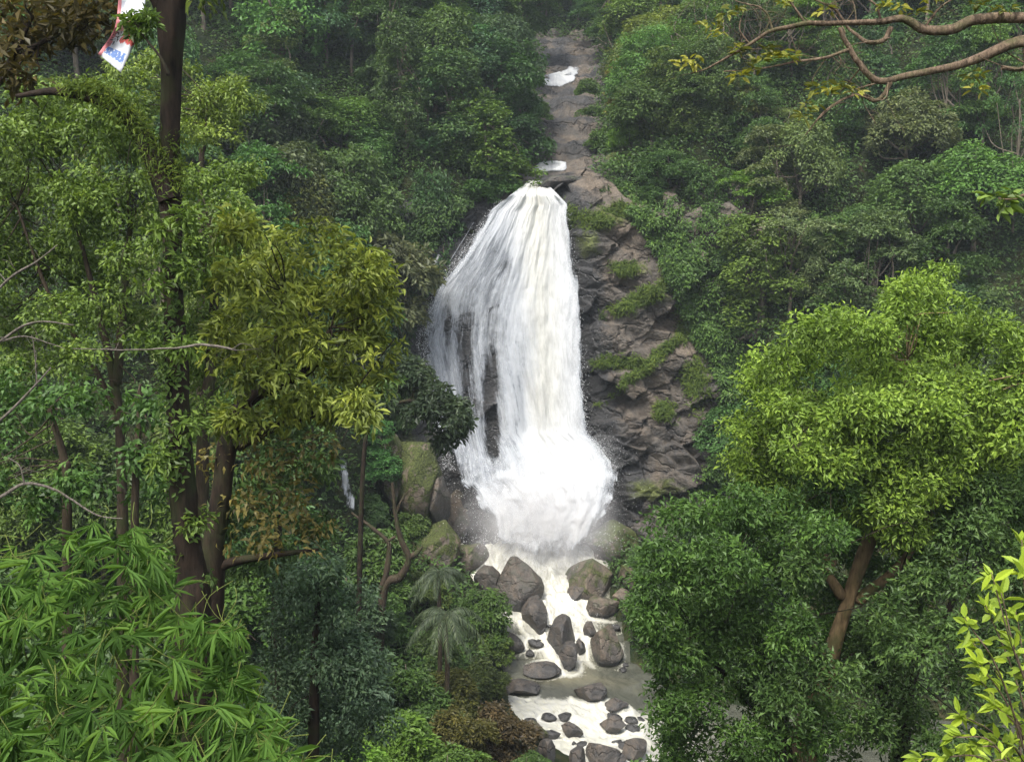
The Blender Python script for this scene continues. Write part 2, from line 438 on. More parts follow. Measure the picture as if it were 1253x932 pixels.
def tz(x, y): return float(terr(x, y)[0])

ax = np.unique(np.r_[np.linspace(-330, -60, 28), np.linspace(-60, 60, 161), np.linspace(60, 330, 28)])
ay = np.unique(np.r_[np.linspace(-60, 0, 13), np.linspace(0, 96, 110), np.linspace(96, 112, 50), np.linspace(112, 160, 60), np.linspace(160, 430, 40)])
GX, GY = np.meshgrid(ax, ay)
GZ = terr(GX, GY)
tag(link('terrain', mesh('terrain', np.stack((GX, GY, GZ), -1), grid_faces(len(ay), len(ax)), M['soil'], None, True)), kind='structure')

# ------------------------------------------------------------------ cliff
_r = np.random.default_rng(909)
CELLS = [(_r.uniform((-18, -6), (27, 40), (n_, 2)), _r.uniform(-1, 1, n_)*a_, _r.normal(size=(n_, 2))*t_) for n_, a_, t_ in ((75, 1.0, .16), (330, .17, .10))]
def slabs(x, z, levels):
    """broken rock: each cell of a sheared pattern has its own depth and tilt"""
    sh = x.shape; x = x.reshape(-1); z = z.reshape(-1); tot = np.zeros(len(x))
    wx = x + .9*fbm(np.stack((x*.35, z*.35, x*0), -1), 3, 91); wz = z + .9*fbm(np.stack((x*.35, z*.35, x*0 + 9), -1), 3, 92)
    for S_, off, tilt in CELLS[:levels]:
        A_ = lambda a, b: np.stack(((a + .35*b)*.62, (b - .42*a)*1.25), -1)
        Q = A_(S_[:, 0], S_[:, 1])
        for k in range(0, len(x), 3000):
            p = A_(wx[k:k + 3000], wz[k:k + 3000]); d = ((p[:, None] - Q[None])**2).sum(-1); i = np.argmin(d, 1)
            tot[k:k + 3000] += off[i] + np.clip(tilt[i, 0]*(x[k:k + 3000] - S_[i, 0]) + (tilt[i, 1] - .10)*(z[k:k + 3000] - S_[i, 1]), -1.2, 1.2)
    return tot.reshape(sh)
ZTOP = 35.4
def cliff_y(x, z, levels=1):
    x, z = np.broadcast_arrays(np.asarray(x, float), np.asarray(z, float)); x = np.atleast_1d(x); z = np.atleast_1d(z)
    y = 97.2 + .155*np.maximum(z, -2) + .02*(np.maximum(z - 14, 0))**1.5*0
    wl = np.interp(z, [-2, 8, 20, 30, 36], [12.6, 9.2, 7.4, 6.0, 4.8])          # where the falls end on the right
    y = y - 1.7*sst(x, wl - 1.2, wl + 2.0)*sst(z, 35.5, 31)
    y = y - 2.0*sst(x, 12, 18)*sst(z, 20, 10) - 1.6*sst(z, 9, 2)*sst(x, 9, 13)
    y = y - 1.5*sst(-x, 7.5, 11)*sst(z, 26, 18)
    if levels == 0: amp_k = 0.0
    else: amp_k = 1.0
    q = z - .34*x + 3.2*fbm(np.stack((x*.10, z*.10, x*0), -1), 4, 11)
    st = (q/5.2) % 1.0; amp = (.25 + .75*sst(x, wl - .5, wl + 2))*amp_k
    av = np.clip(.5 + 1.5*fbm(np.stack((x*.16, z*.16, x*0 + 7), -1), 3, 23), 0, 1.3)
    y = y - amp*av*(1.5*sst(st, .0, .82)*(1 - sst(st, .9, 1.0)))
    q2 = z + .8*x + 3.0*fbm(np.stack((x*.17, z*.17, x*0 + 4), -1), 4, 19); st2 = (q2/3.7) % 1.0
    y = y - amp*.6*(1.3 - av)*sst(st2, 0, .85)*(1 - sst(st2, .92, 1))
    Pn = np.stack((x*.23, z*.23, x*0), -1)
    y = y + (.35 + .65*amp)*slabs(x, z, levels) if levels else y
    y = y + (.3 + .35*amp)*fbm(Pn*np.array((1, 1.2, 1)), 6, 5, .6) - amp*.8*np.abs(fbm(Pn*.7, 4, 8))
    return y + .35*np.maximum(0, z - 33.5)**2
cx = np.linspace(-16, 25, 460); cz = np.r_[np.linspace(-4, 33, 420), np.linspace(33.1, 37.2, 46)]
X, Z = np.meshgrid(cx, cz)
ztop_x = np.interp(X, [-16, -9, -6, 1, 4, 8, 14, 25], [-1.2, -.8, -.4, -.9, -.2, .6, .4, 0])
Zc = Z + ztop_x*sst(Z, 20, 35)
Yc = cliff_y(X, Z, 2)
ppx = 626.5 + X/Yc*F*1.0
# outline of the falls in photo pixels: left and right edges by row
OL = np.array([(222, 648), (232, 634), (245, 617), (258, 602), (275, 592), (300, 574), (322, 558), (342, 541), (358, 530), (375, 523), (400, 517), (420, 513), (450, 520), (500, 531), (545, 540), (590, 550), (610, 574), (630, 590), (675, 598), (692, 590)], float)
OR = np.array([(222, 662), (235, 674), (250, 690), (300, 696), (350, 702), (430, 709), (480, 712), (530, 717), (545, 733), (565, 748), (600, 754), (625, 746), (640, 736), (675, 724), (692, 730)], float)
def pix(P):
    r = P - CAM; dep = r[..., 1]*math.cos(PITCH) - r[..., 2]*math.sin(PITCH); up = r[..., 1]*math.sin(PITCH) + r[..., 2]*math.cos(PITCH)
    return 626.5 + r[..., 0]/dep*F, 466 - up/dep*F
CP = np.stack((X, Yc, Zc), -1); cpx, cpy = pix(CP)
el = np.interp(cpy, OL[:, 0], OL[:, 1]); er = np.interp(cpy, OR[:, 0], OR[:, 1])
dist = np.maximum(el - cpx, cpx - er)
wet = 1.1*(1 - sst(dist, 5, 55)) + .25*sst(cpy, 400, 560)
wet = np.where(cpx < 600, np.maximum(wet, .75), wet)
moss = np.zeros_like(wet)
for (mx, my, rx, ry, rot) in ((745, 265, 50, 22, -.3), (790, 365, 55, 16, -.45), (800, 440, 60, 12, -.7), (812, 503, 14, 14, 0), (760, 445, 35, 10, 0), (770, 330, 30, 12, 0), (480, 560, 60, 60, 0), (800, 600, 40, 20, 0), (720, 300, 20, 20, 0)):
    u_ = (cpx - mx)*math.cos(rot) + (cpy - my)*math.sin(rot); v_ = -(cpx - mx)*math.sin(rot) + (cpy - my)*math.cos(rot)
    moss = np.maximum(moss, np.exp(-(u_/rx)**2 - (v_/ry)**2))
tag(link('cliff', mesh('cliff', CP, grid_faces(len(cz), len(cx)), M['cliff'], {'wet': wet.reshape(-1), 'moss': moss.reshape(-1)}, True)), kind='structure')

# stepped rock of the gorge above the falls
gx = np.linspace(-9, 9.5, 150); gy = np.linspace(101.8, 164, 350)
U, Yg = np.meshgrid(gx, gy); Xg = xu(Yg) + U
def gorge_z(x, y):
    U = x - xu(y); st = ((y - 103 + .15*U + 3.4*fbm(np.stack((U*.24, y*.13, U*0), -1), 3, 21))/6.3)
    zz = zu(y) + .25 + 2.1*(sst(st % 1, .6, .95) - (st % 1)) + .7*fbm(np.stack((U*.4, y*.4, U*0), -1), 5, 31) - .5*np.abs(fbm(np.stack((U*.6, y*.9, U*0), -1), 4, 33))
    zz = zz - 4*sst(np.abs(U), 2.6, 5)*sst(y, 106.5, 103) + .34*np.maximum(0, np.abs(U) - 3.4)**1.1
    return zz - .7*np.exp(-(U/2.4)**2)*(y < 110) + 1.0*sst(U, .5, 4)*sst(y, 112, 106)
zz = gorge_z(Xg, Yg)
tag(link('gorge_rock', mesh('gorge_rock', np.stack((Xg, Yg, zz), -1), grid_faces(len(gy), len(gx)), M['cliff'],
    {'wet': (.12 + .3*np.exp(-((U + .8)/1.2)**2) + .5*sst((Yg - 103)/6.3 % 1, .6, .9)).reshape(-1), 'moss': (sst(np.abs(U), 4, 7)*.9).reshape(-1)}, True)), kind='structure')

# ------------------------------------------------------------------ water
def fall_sheet(off, covk, seed, rows=230, cols=150, ext=0):
    py = np.linspace(221, 690, rows)[:, None]*np.ones((1, cols)); u = np.linspace(0, 1, cols)[None]*np.ones((rows, 1))
    el = np.interp(py, OL[:, 0], OL[:, 1]) - ext; er = np.interp(py, OR[:, 0], OR[:, 1]) + ext
    jag = fbm(np.stack((py*.03, u*0 + seed, u*0), -1), 4, seed)
    px = el + (er - el)*u
    px = px + jag*5*(np.abs(u - .5)*2)**6
    Yd = np.full_like(px, 99.0)
    for _ in range(7):
        P = at(px, py, Yd); yy = cliff_y(P[..., 0], np.clip(P[..., 2], -3, 33.5), 0)
        yy = 97.2 + .155*P[..., 2] + (yy - 97.2 - .155*P[..., 2])*.45
        tgt = yy - off - 3.4*sst(py, 520, 655) - 1.6*sst(py, 640, 690)*(.4 + .6*np.sin(np.pi*np.clip(u, 0, 1))) + 4.5*sst(py, 240, 221)
        Yd = Yd*.5 + tgt*.5
    P = at(px, py, Yd)
    # coverage by the way the water runs: full on the right, broken curtains on the left
    cov = .592 + .46*sst(px, 600, 662) + .22*sst(py, 330, 250) + .10*sst(py, 540, 610)*sst(px, 550, 600) + .12*sst(py, 545, 600)*(1 - sst(px, 590, 650)) - .16*sst(py, 560, 640)*sst(px, 600, 680)
    cov = cov + .08*np.exp(-((px - 560)/12)**2) + .06*np.exp(-((px - 590)/7)**2)
    for (hx, hy, rx, ry, k) in ((567, 420, 12, 55, .24), (600, 440, 12, 70, .14), (621, 325, 10, 26, .15), (604, 560, 11, 32, .16), (600, 500, 12, 55, .2),
                                (640, 440, 8, 60, .2), (655, 420, 6, 60, .15), (583, 590, 8, 16, .2), (612, 238, 16, 9, .3), (540, 575, 6, 18, .12), (572, 500, 8, 40, .16), (633, 520, 6, 40, .15), (548, 400, 6, 40, .15)):
        cov = cov - k*np.exp(-((px - hx)/rx)**2 - ((py - hy)/ry)**2)
    edge = np.minimum(px - el, er - px) + 8*fbm(np.stack((px*.06, py*.025, px*0 + seed), -1), 4, 89); cov = cov - .55*sst(edge, 8 + 26*sst(py, 520, 570), -3) - .2*sst(py, 232, 221) - .75*sst(py + 9*fbm(np.stack((px*.08, py*.08, px*0), -1), 3, 88), 640, 688)
    fl = np.stack((u*15 + .6*fbm(np.stack((px*.02, py*.006, px*0), -1), 3, 40) + seed*9.3, -(P[..., 2])*1.0, px*0 + seed*3.1), -1)
    lump = fbm(np.stack((fl[..., 0]*.7, fl[..., 1]*.14, fl[..., 0]*0), -1), 4, seed + 2)
    big = fbm(np.stack((fl[..., 0]*.5, fl[..., 1]*.5, fl[..., 0]*0), -1), 4, seed + 7)*sst(py, 520, 640)
    rag = fbm(np.stack((px*.055, py*.055, px*0 + seed*2.3), -1), 5, seed + 21, .62)
    P[..., 1] -= .5*lump + (.35*big + .5*rag*sst(py, 525, 600)) + 0*rag
    cov = cov + .55*rag*sst(py, 540, 610)
    silt = np.clip(.6*np.exp(-((px - 655 - .05*(py - 250))/22)**2)*sst(py, 580, 480) + .25*sst(py, 610, 670), 0, 1)
    return P, cov*covk, fl, silt, rows, cols
g_, at_ = Geo(), {'cov': [], 'flow': [], 'silt': []}
for off, ck, seed, ext in ((.75, 1.0, 1, 0), (1.35, .9, 2, -2), (2.0, .8, 3, 3)):
    P, cov, fl, silt, r_, c_ = fall_sheet(off, ck, seed, ext=ext)
    g_.add(P, grid_faces(r_, c_)); at_['cov'].append(cov.reshape(-1)); at_['flow'].append(fl.reshape(-1, 3)); at_['silt'].append(silt.reshape(-1))
def strip(pts, wpx, off, cov0, seed):
    """a thin strand of water down the rock: photo points with a depth each"""
    S = smooth_path(pts, 8); cols = 7; u = np.linspace(-1, 1, cols)[None]
    n = len(S); T = np.gradient(S[:, :2], axis=0); T = T/np.linalg.norm(T, axis=1, keepdims=True)
    wv = np.interp(np.linspace(0, 1, n), np.linspace(0, 1, len(wpx)), wpx)[:, None]
    px = S[:, :1] + u*wv*T[:, 1:2]; py = S[:, 1:2] - u*wv*T[:, :1]
    P = at(px, py, S[:, 2:3] + .25*np.abs(u)); P[..., 2] += 0
    L = np.r_[0, np.cumsum(np.linalg.norm(np.diff(P[:, 3], axis=0), axis=1))]
    fl = np.stack(np.broadcast_arrays(u*wv*.08 + seed*5.0, L[:, None], seed*1.7), -1)
    cov = cov0 - .35*np.abs(u)**3 + 0*wv
    g_.add(P, grid_faces(n, cols)); at_['cov'].append(cov.reshape(-1)); at_['flow'].append(fl.reshape(-1, 3)); at_['silt'].append(np.zeros(n*cols))
def cy_at(px, py, off):
    Y = 99.0
    for _ in range(8):
        p = at(px, py, Y); Y = float(cliff_y(p[0], min(p[2], 33.5))[0]) - off
    return (px, py, Y)
strip([cy_at(x, y, .5) for x, y in ((538, 312), (531, 325), (524, 342), (530, 356), (545, 350), (560, 340))], [2, 4, 5, 5, 4, 2], 0, .85, 4)
for k, (xa, ya, xb, yb) in enumerate(((590, 268, 548, 330), (598, 262, 560, 318), (580, 272, 535, 345))):
    strip([cy_at(xa + (xb - xa)*q, ya + (yb - ya)*q, .35) for q in np.linspace(0, 1, 6)], [1.2, 1.5, 1], 0, .5, 6 + k)
me = mesh('waterfall', np.concatenate(g_.V), np.concatenate(g_.F), M['waterfall'], {k: np.concatenate(v) for k, v in at_.items()}, True)
tag(link('waterfall', me), kind='structure')

# small fall on the left behind the trees, and white water of the upper gorge
def small_water(name, rows_, seed, cov0):
    """rows_: (pxl, pxr, py, Y); no Y: the water lies on the rock of the gorge"""
    on_rock = len(rows_[0]) == 3
    R_ = smooth_path(rows_, 6); cols = 14; u = np.linspace(0, 1, cols)[None]
    px = R_[:, :1] + (R_[:, 1:2] - R_[:, :1])*u; py = R_[:, 2:3] + 0*u
    if on_rock:
        Yd = np.full(px.shape, 103.0); done = np.zeros(px.shape, bool)
        for y_ in np.arange(103, 165, .12):
            P = at(px, py, y_); hit_ = (P[..., 2] < gorge_z(P[..., 0], P[..., 1]) + .22) & ~done; Yd[hit_] = y_; done |= hit_
            if done.all(): break
        P = at(px, py, Yd); P[..., 2] += .1*fbm(P*1.2, 4, seed)
    else:
        P = at(px, py, R_[:, 3:4] + 0*u); P += fbm(P*1.2, 4, seed)[..., None]*np.array((0, -.35, .25))
    L = np.r_[0, np.cumsum(np.linalg.norm(np.diff(P[:, 5], axis=0), axis=1))]
    fl = np.stack((P[..., 0] + seed*4., L[:, None] + 0*u, 0*px + seed), -1)
    vv = np.linspace(-1, 1, len(R_))[:, None]; cov = cov0 - .75*np.abs(2*u - 1)**3 - .45*np.abs(vv)**5 + .35*fbm(P*.9, 3, seed + 1)
    tag(link(name, mesh(name, P, grid_faces(len(R_), cols), M['waterfall'], {'cov': cov.reshape(-1), 'flow': fl.reshape(-1, 3), 'silt': np.full(cov.size, .15)}, True)), kind='structure')
small_water('side_waterfall', [(408, 424, 545, 85.6), (410, 430, 575, 84.8), (414, 436, 600, 84.2), (420, 446, 632, 83.2)], 51, .60)
small_water('upper_rapids', [(694, 712, 80), (686, 714, 86), (660, 712, 93), (656, 706, 100), (668, 690, 107)], 52, .80)
small_water('upper_pool', [(660, 692, 197), (654, 694, 203), (652, 692, 209)], 53, 1.2)

# the stream
def in_poly(v, ks): return np.interp(v, [k for k, _ in ks], [v_ for _, v_ in ks])
BOULDERS = []   # (x, y, r) filled before the stream is meshed
def stream_z(x, y):
    d, sd, zl, s, hw = stream_coord(np.atleast_1d(np.asarray(x, float)), np.atleast_1d(np.asarray(y, float))); return zl
def hit(px, py):
    Ys = np.linspace(60, 104, 500); P = at(px, py, Ys); t = np.maximum(terr(P[:, 0], P[:, 1]), stream_z(P[:, 0], P[:, 1]))
    k = np.argmax(P[:, 2] < t); return P[k] if (P[:, 2] < t).any() else P[-1]

def boulder_mesh(name, seed, r, facets=13, rough=.055, sub=5):
    import bmesh
    bm = bmesh.new(); bmesh.ops.create_icosphere(bm, subdivisions=sub, radius=1.0)
    V = np.array([v.co[:] for v in bm.verts]); Fc = np.array([[v.index for v in f.verts] for f in bm.faces]); bm.free()
    rng = np.random.default_rng(seed)
    for _ in range(facets):
        n = unit(rng.normal(size=3)); dd = rng.uniform(.48, .82); ex = V @ n - dd
        V = V - np.maximum(ex, 0)[:, None]*n*.92
    V = V*np.array(r)/np.abs(V).max(0)
    s_ = max(r); V = V + unit(V)*(fbm(V/s_*1.6, 5, seed)[:, None]*rough*s_) + unit(V)*(-np.abs(fbm(V/s_*2.6, 4, seed + 9))[:, None]*rough*.9*s_)
    return mesh(name, V, Fc, M['boulder'], None, True)

# (px centre, py top, py base, width px, wet, moss, label)
BL = [
 (634, 686, 748, 64, .75, .1, 'large rounded dark grey boulder in mid stream below the plunge pool', 61),
 (654, 733, 775, 34, .95, 0, 'narrow wet black rock at the front foot of the large grey boulder', 62),
 (597, 692, 728, 36, .85, .1, 'dark wet rock squeezed between the mossy bank and the large grey boulder', 63),
 (622, 776, 798, 40, .8, 0, 'low dark rock at the left edge of the rapids', 64),
 (687, 757, 800, 38, 1.0, 0, 'black wet rock with water splitting over its top in mid rapids', 65),
 (698, 788, 825, 28, 1.0, 0, 'long slanting black rock leaning below the rock that splits the water', 66),
 (722, 762, 784, 20, .8, 0, 'small round dark rock beside the split white water', 67),
 (742, 764, 815, 46, .45, .25, 'big brown rock half hidden by leaves at the right of the rapids', 68),
 (711, 778, 802, 14, 1.0, 0, 'small black rock under the thin right hand chute of the rapids', 69),
 (727, 683, 735, 72, .12, .45, 'broad brown boulder with a green tuft at the right bank of the rapids', 70),
 (756, 632, 688, 82, .12, .85, 'large flat topped brown boulder with yellow green moss below the cliff', 71),
 (733, 668, 688, 30, .3, .1, 'small brown stone between the mossy boulder and the broad brown boulder', 72),
 (708, 718, 736, 30, .85, 0, 'low dark stone under the broad brown boulder at the water edge', 73),
 (740, 732, 757, 44, .5, .2, 'flat greyish brown rock below the broad brown boulder', 74),
 (762, 722, 740, 28, .35, .1, 'rounded brown rock at the foot of the right bank bushes', 75),
 (772, 736, 756, 24, .5, .1, 'small rock under the bushes right of the rapids with white water above it', 76),
 (775, 688, 722, 40, .15, .7, 'brown mossy rock half under the bushes on the right bank', 77),
 (800, 585, 650, 92, .35, .35, 'wide brown slab leaning at the foot of the right cliff', 78),
 (756, 856, 872, 36, .95, 0, 'flat dark rock lying alone in the calm grey pool', 79),
 (750, 878, 898, 34, .8, 0, 'grey rock at the right of the lip of the lowest cascade', 80),
 (700, 884, 906, 30, .9, 0, 'dark rock in the middle of the lip of the lowest cascade', 81),
 (670, 908, 940, 26, 1.0, 0, 'black wet rock in the lowest cascade beside the brown bank', 82),
 (740, 912, 942, 60, .85, 0, 'broad grey rock at the bottom of the lowest cascade', 83),
 (706, 916, 945, 24, 1.0, 0, 'pointed black rock standing in the lowest cascade', 84),
 (778, 905, 935, 36, .85, 0, 'dark rock under the leaves at the right of the lowest cascade', 85),
 (650, 884, 912, 44, .3, .3, 'brown rock at the left end of the lowest cascade', 86),
 (560, 596, 670, 80, .7, .1, 'big dark grey rock standing at the left foot of the falls', 87),
 (536, 578, 640, 34, .75, .2, 'dark upright rock against the mossy block left of the falls', 88),
 (533, 645, 705, 78, .1, .8, 'rounded brown mound with yellow moss on the left bank', 89),
 (575, 666, 702, 56, .4, .45, 'dark brown mossy rock at the left edge of the plunge pool', 90),
 (511, 520, 625, 60, .0, 1.0, 'tall block shaped rock covered in yellow green moss left of the falls', 91),
 (474, 530, 620, 44, .0, .9, 'brown moss covered rock behind the green climber left of the falls', 92),
 (592, 604, 622, 20, .9, 0, 'small wet rock in the spray at the lower left of the falls', 93),
 (640, 838, 852, 46, .9, 0, 'flat dark ledge of rock under thin water at the head of the calm pool', 94),
 (597, 630, 652, 26, .95, 0, 'wet jagged rock beside the big dark rock at the foot of the falls', 95),
 (663, 812, 830, 50, .95, 0, 'broad submerged dark rock in the left part of the rapids', 96),
 (722, 836, 862, 44, .9, 0, 'dark blue grey rock under the water at the head of the calm pool', 97),
 (692, 207, 232, 74, .95, .15, 'dark wet ledge of rock under the upper pool at the lip of the waterfall', 99),
 (728, 672, 679, 12, .8, 0, 'tiny dark stone in the foam above the broad brown boulder', 98),
]
for (px, py0, py1, wp, wt, ms, lab, seed) in BL:
    ex = {587: 0}.get(px, 0)
    p = hit(px, py1)
    if px == 692: p = at(px, py1, 103.2)
    if px == 511: p = at(px, py1, 90.5)
    if px == 474: p = at(px, py1, 91.5)
    if px == 536: p = at(px, py1, 91.0)
    Y = p[1]; k = Y/F/math.cos(PITCH)
    rx = wp/2*k*1.04; h = (py1 - py0)*k; rz = max(h*.62, .18); ry = max(rx*.8, min(rz, rx*1.5))
    if h < .35*rx: rz = max(rz, rx*.35)
    ctr = np.array((p[0], p[1] + ry*.75, p[2] + h - rz))
    o = link('boulder', boulder_mesh('boulder', seed, (rx, ry, rz)), None, (wt*.5, ms, 0), ctr)
    tag(o, lab, 'rock', 'rocks and boulders along the stream')
    BOULDERS.append((ctr[0], ctr[1], rx, ry))

rr_ = np.random.default_rng(808)
for q in range(46):
    py = rr_.choice([rr_.uniform(715, 835), rr_.uniform(715, 835), rr_.uniform(868, 925)])
    l_, r_ = np.interp(py, [715, 760, 835, 870, 925], [655, 640, 625, 640, 650]), np.interp(py, [715, 760, 835, 870, 925], [745, 770, 765, 780, 800])
    px = l_ + (r_ - l_)*(rr_.random() if rr_.random() < .35 else rr_.choice([rr_.uniform(0, .22), rr_.uniform(.72, 1)]))
    p = hit(px, py); r0 = rr_.uniform(.22, .62); rad3 = (r0*rr_.uniform(.8, 1.5), r0, r0*rr_.uniform(.55, .9))
    if min(math.hypot(p[0] - b[0], p[1] - b[1]) - b[2] for b in BOULDERS) < r0*.4: continue
    o = link('river_stone', boulder_mesh('river_stone', 900 + q, rad3, sub=3), None, (.8, 0, 0), (p[0], p[1], p[2] + rad3[2]*.25))
    tag(o, 'one of many little wet dark stones poking out of the white rapids between big boulders', 'stone', 'little stones in the rapids'); BOULDERS.append((p[0], p[1], rad3[0], rad3[1]))

def stream_mesh(x0, x1, y0, y1, res, name_geo, fine):
    gx = np.arange(x0, x1 + res/2, res); gy = np.arange(y0, y1 + res/2, res); X, Y = np.meshgrid(gx, gy)
    d, sd, zl, s, hw = stream_coord(X, Y)
    t = sd/hw
    foam = in_poly(Y, [(70, .62), (73, .68), (74.6, .62), (75.6, .22), (77.5, .2), (79, .3), (81, .46), (84, .58), (88, .58), (89.5, .60), (91.5, .85), (93, 1.0)])
    bl_ = sst(X + 2.5*fbm(np.stack((X*.3, Y*.3, X*0), -1), 3, 69), 7, 17); foam = foam*(1 - bl_) + .54*bl_
    ctr = np.exp(-((X - np.interp(Y, [74, 78, 82, 86, 90, 96], [6, 4.6, 4.3, 3.6, 3.2, 2.4]))/np.interp(Y, [75, 79, 83, 90, 97], [9, 1.9, 2.6, 4.2, 8]))**2)
    foam = foam*(.62 + .38*ctr) + .22*ctr*sst(Y, 77, 79)
    for bx, by, rx, ry in BOULDERS:
        q = np.sqrt(((X - bx)/rx)**2 + ((Y - by)/ry)**2); foam = foam + .16*np.exp(-((q - 1.05)/.16)**2)*(Y < 93)
    amp = .05 + .75*np.clip(foam - .3, 0, .7)
    z = zl + amp*fbm(np.stack((X*.9, Y*.9, X*0), -1), 4, 61) + amp*.5*np.abs(fbm(np.stack((X*2.2, Y*1.6, X*0), -1), 3, 66))
    if fine:
        st = (Y + .5*fbm(np.stack((X*.35, Y*.35, X*0), -1), 3, 64)*2)/2.6
        z = z + .45*((st % 1) - sst(st % 1, .0, .3))*sst(Y, 79, 81)*sst(Y, 93, 90)*.7
    fl = np.stack((sd + .8*fbm(np.stack((X*.3, Y*.3, X*0), -1), 3, 65), s, X*0), -1)
    silt = np.clip(.1 + 1.1*ctr*sst(Y, 76, 79) + .25*sst(Y, 86, 92), 0, 1)
    z = z + 1.5*np.exp(-((X - 2.6)/5.5)**2 - ((Y - 93.6)/3.0)**2)*(.7 + .9*fbm(np.stack((X*.7, Y*.7, X*0), -1), 4, 68))
    keep = d < hw + 1.6
    F4 = grid_faces(len(gy), len(gx)); kf = keep.reshape(-1)[F4].all(1); F4 = F4[kf]
    use = np.unique(F4); mp = np.zeros(X.size, int); mp[use] = np.arange(len(use)); F4 = mp[F4]
    sel = lambda A: A.reshape(-1)[use]
    return np.stack((X, Y, z), -1).reshape(-1, 3)[use], F4, sel(foam), fl.reshape(-1, 3)[use], sel(silt)
A = stream_mesh(-8, 44, 60, 98.9, .14, 'a', True); B = stream_mesh(44, 320, 24, 82, 1.0, 'b', False)
me = mesh('stream', np.vstack((A[0], B[0])), np.vstack((A[1], B[1] + len(A[0]))), M['stream'],
          {'foam': np.r_[A[2], B[2]], 'flow': np.vstack((A[3], B[3])), 'silt': np.r_[A[4], B[4]]}, True)
tag(link('stream', me), kind='structure')

# spray thrown up at the foot of the falls and off the ledges
rng = np.random.default_rng(5)
def spray():
    pts, rad = [], []
    def burst(n, px, py, sx, sy, Y, sY, r0, r1):
        P = at(px + rng.normal(size=n)*sx, py + rng.normal(size=n)*sy, Y + rng.normal(size=n)*sY); pts.append(P); rad.append(rng.uniform(r0, r1, n)*rng.random(n)**.7)
    burst(9000, 655, 598, 45, 26, 93.2, .9, .006, .035); burst(5000, 741, 585, 10, 24, 93.6, .6, .005, .022); burst(3000, 727, 550, 15, 10, 94.5, .6, .005, .022)
    burst(1800, 594, 615, 12, 16, 93.6, .6, .004, .02); burst(6000, 660, 660, 42, 12, 91.5, 1.4, .008, .04); burst(1200, 542, 560, 6, 26, 95.5, .4, .004, .018)
    t = rng.random(9000); py = 245 + 330*t; side = rng.random(9000) < .5
    px = np.where(side, np.interp(py, OL[:, 0], OL[:, 1]) + 3, np.interp(py, OR[:, 0], OR[:, 1]) - 3) + rng.normal(size=9000)*5
    pts.append(at(px, py, 98.7 - 3*t)); rad.append(rng.uniform(.005, .026, 9000))
    burst(1500, 690, 760, 22, 5, 84.5, .5, .008, .03); burst(2000, 700, 890, 45, 6, 73.8, .5, .008, .03); burst(1200, 650, 690, 20, 6, 90, .6, .008, .035)
    P, r = np.concatenate(pts), np.concatenate(rad)
    O = np.array(((1, 0, 0), (-1, 0, 0), (0, 1, 0), (0, -1, 0), (0, 0, 1.4), (0, 0, -1.4)), float)
    T8 = np.array(((0, 2, 4), (2, 1, 4), (1, 3, 4), (3, 0, 4), (2, 0, 5), (1, 2, 5), (3, 1, 5), (0, 3, 5)))
    V = P[:, None] + O[None]*r[:, None, None]; Fc = (np.arange(len(P))[:, None, None]*6 + T8[None]).reshape(-1, 3)
    return mesh('spray', V, Fc, M['spray'], None, True)
tag(link('spray', spray()), kind='stuff')
#@@FOREST
# ------------------------------------------------------------------ trees of the hillsides: a few kinds, each tree an object with crown and trunk
def limb_tube(g, rng, p0, p1, r0, r1, bend=.12, n=5, sides=6):
    p0, p1 = np.asarray(p0, float), np.asarray(p1, float); L = np.linalg.norm(p1 - p0)
    mid = (p0 + p1)/2 + rng.normal(size=3)*L*bend + np.array((0, 0, -.06*L)); P = smooth_path([p0, mid, p1], n)
    tube(g, P, np.linspace(r0, r1, len(P)), sides)

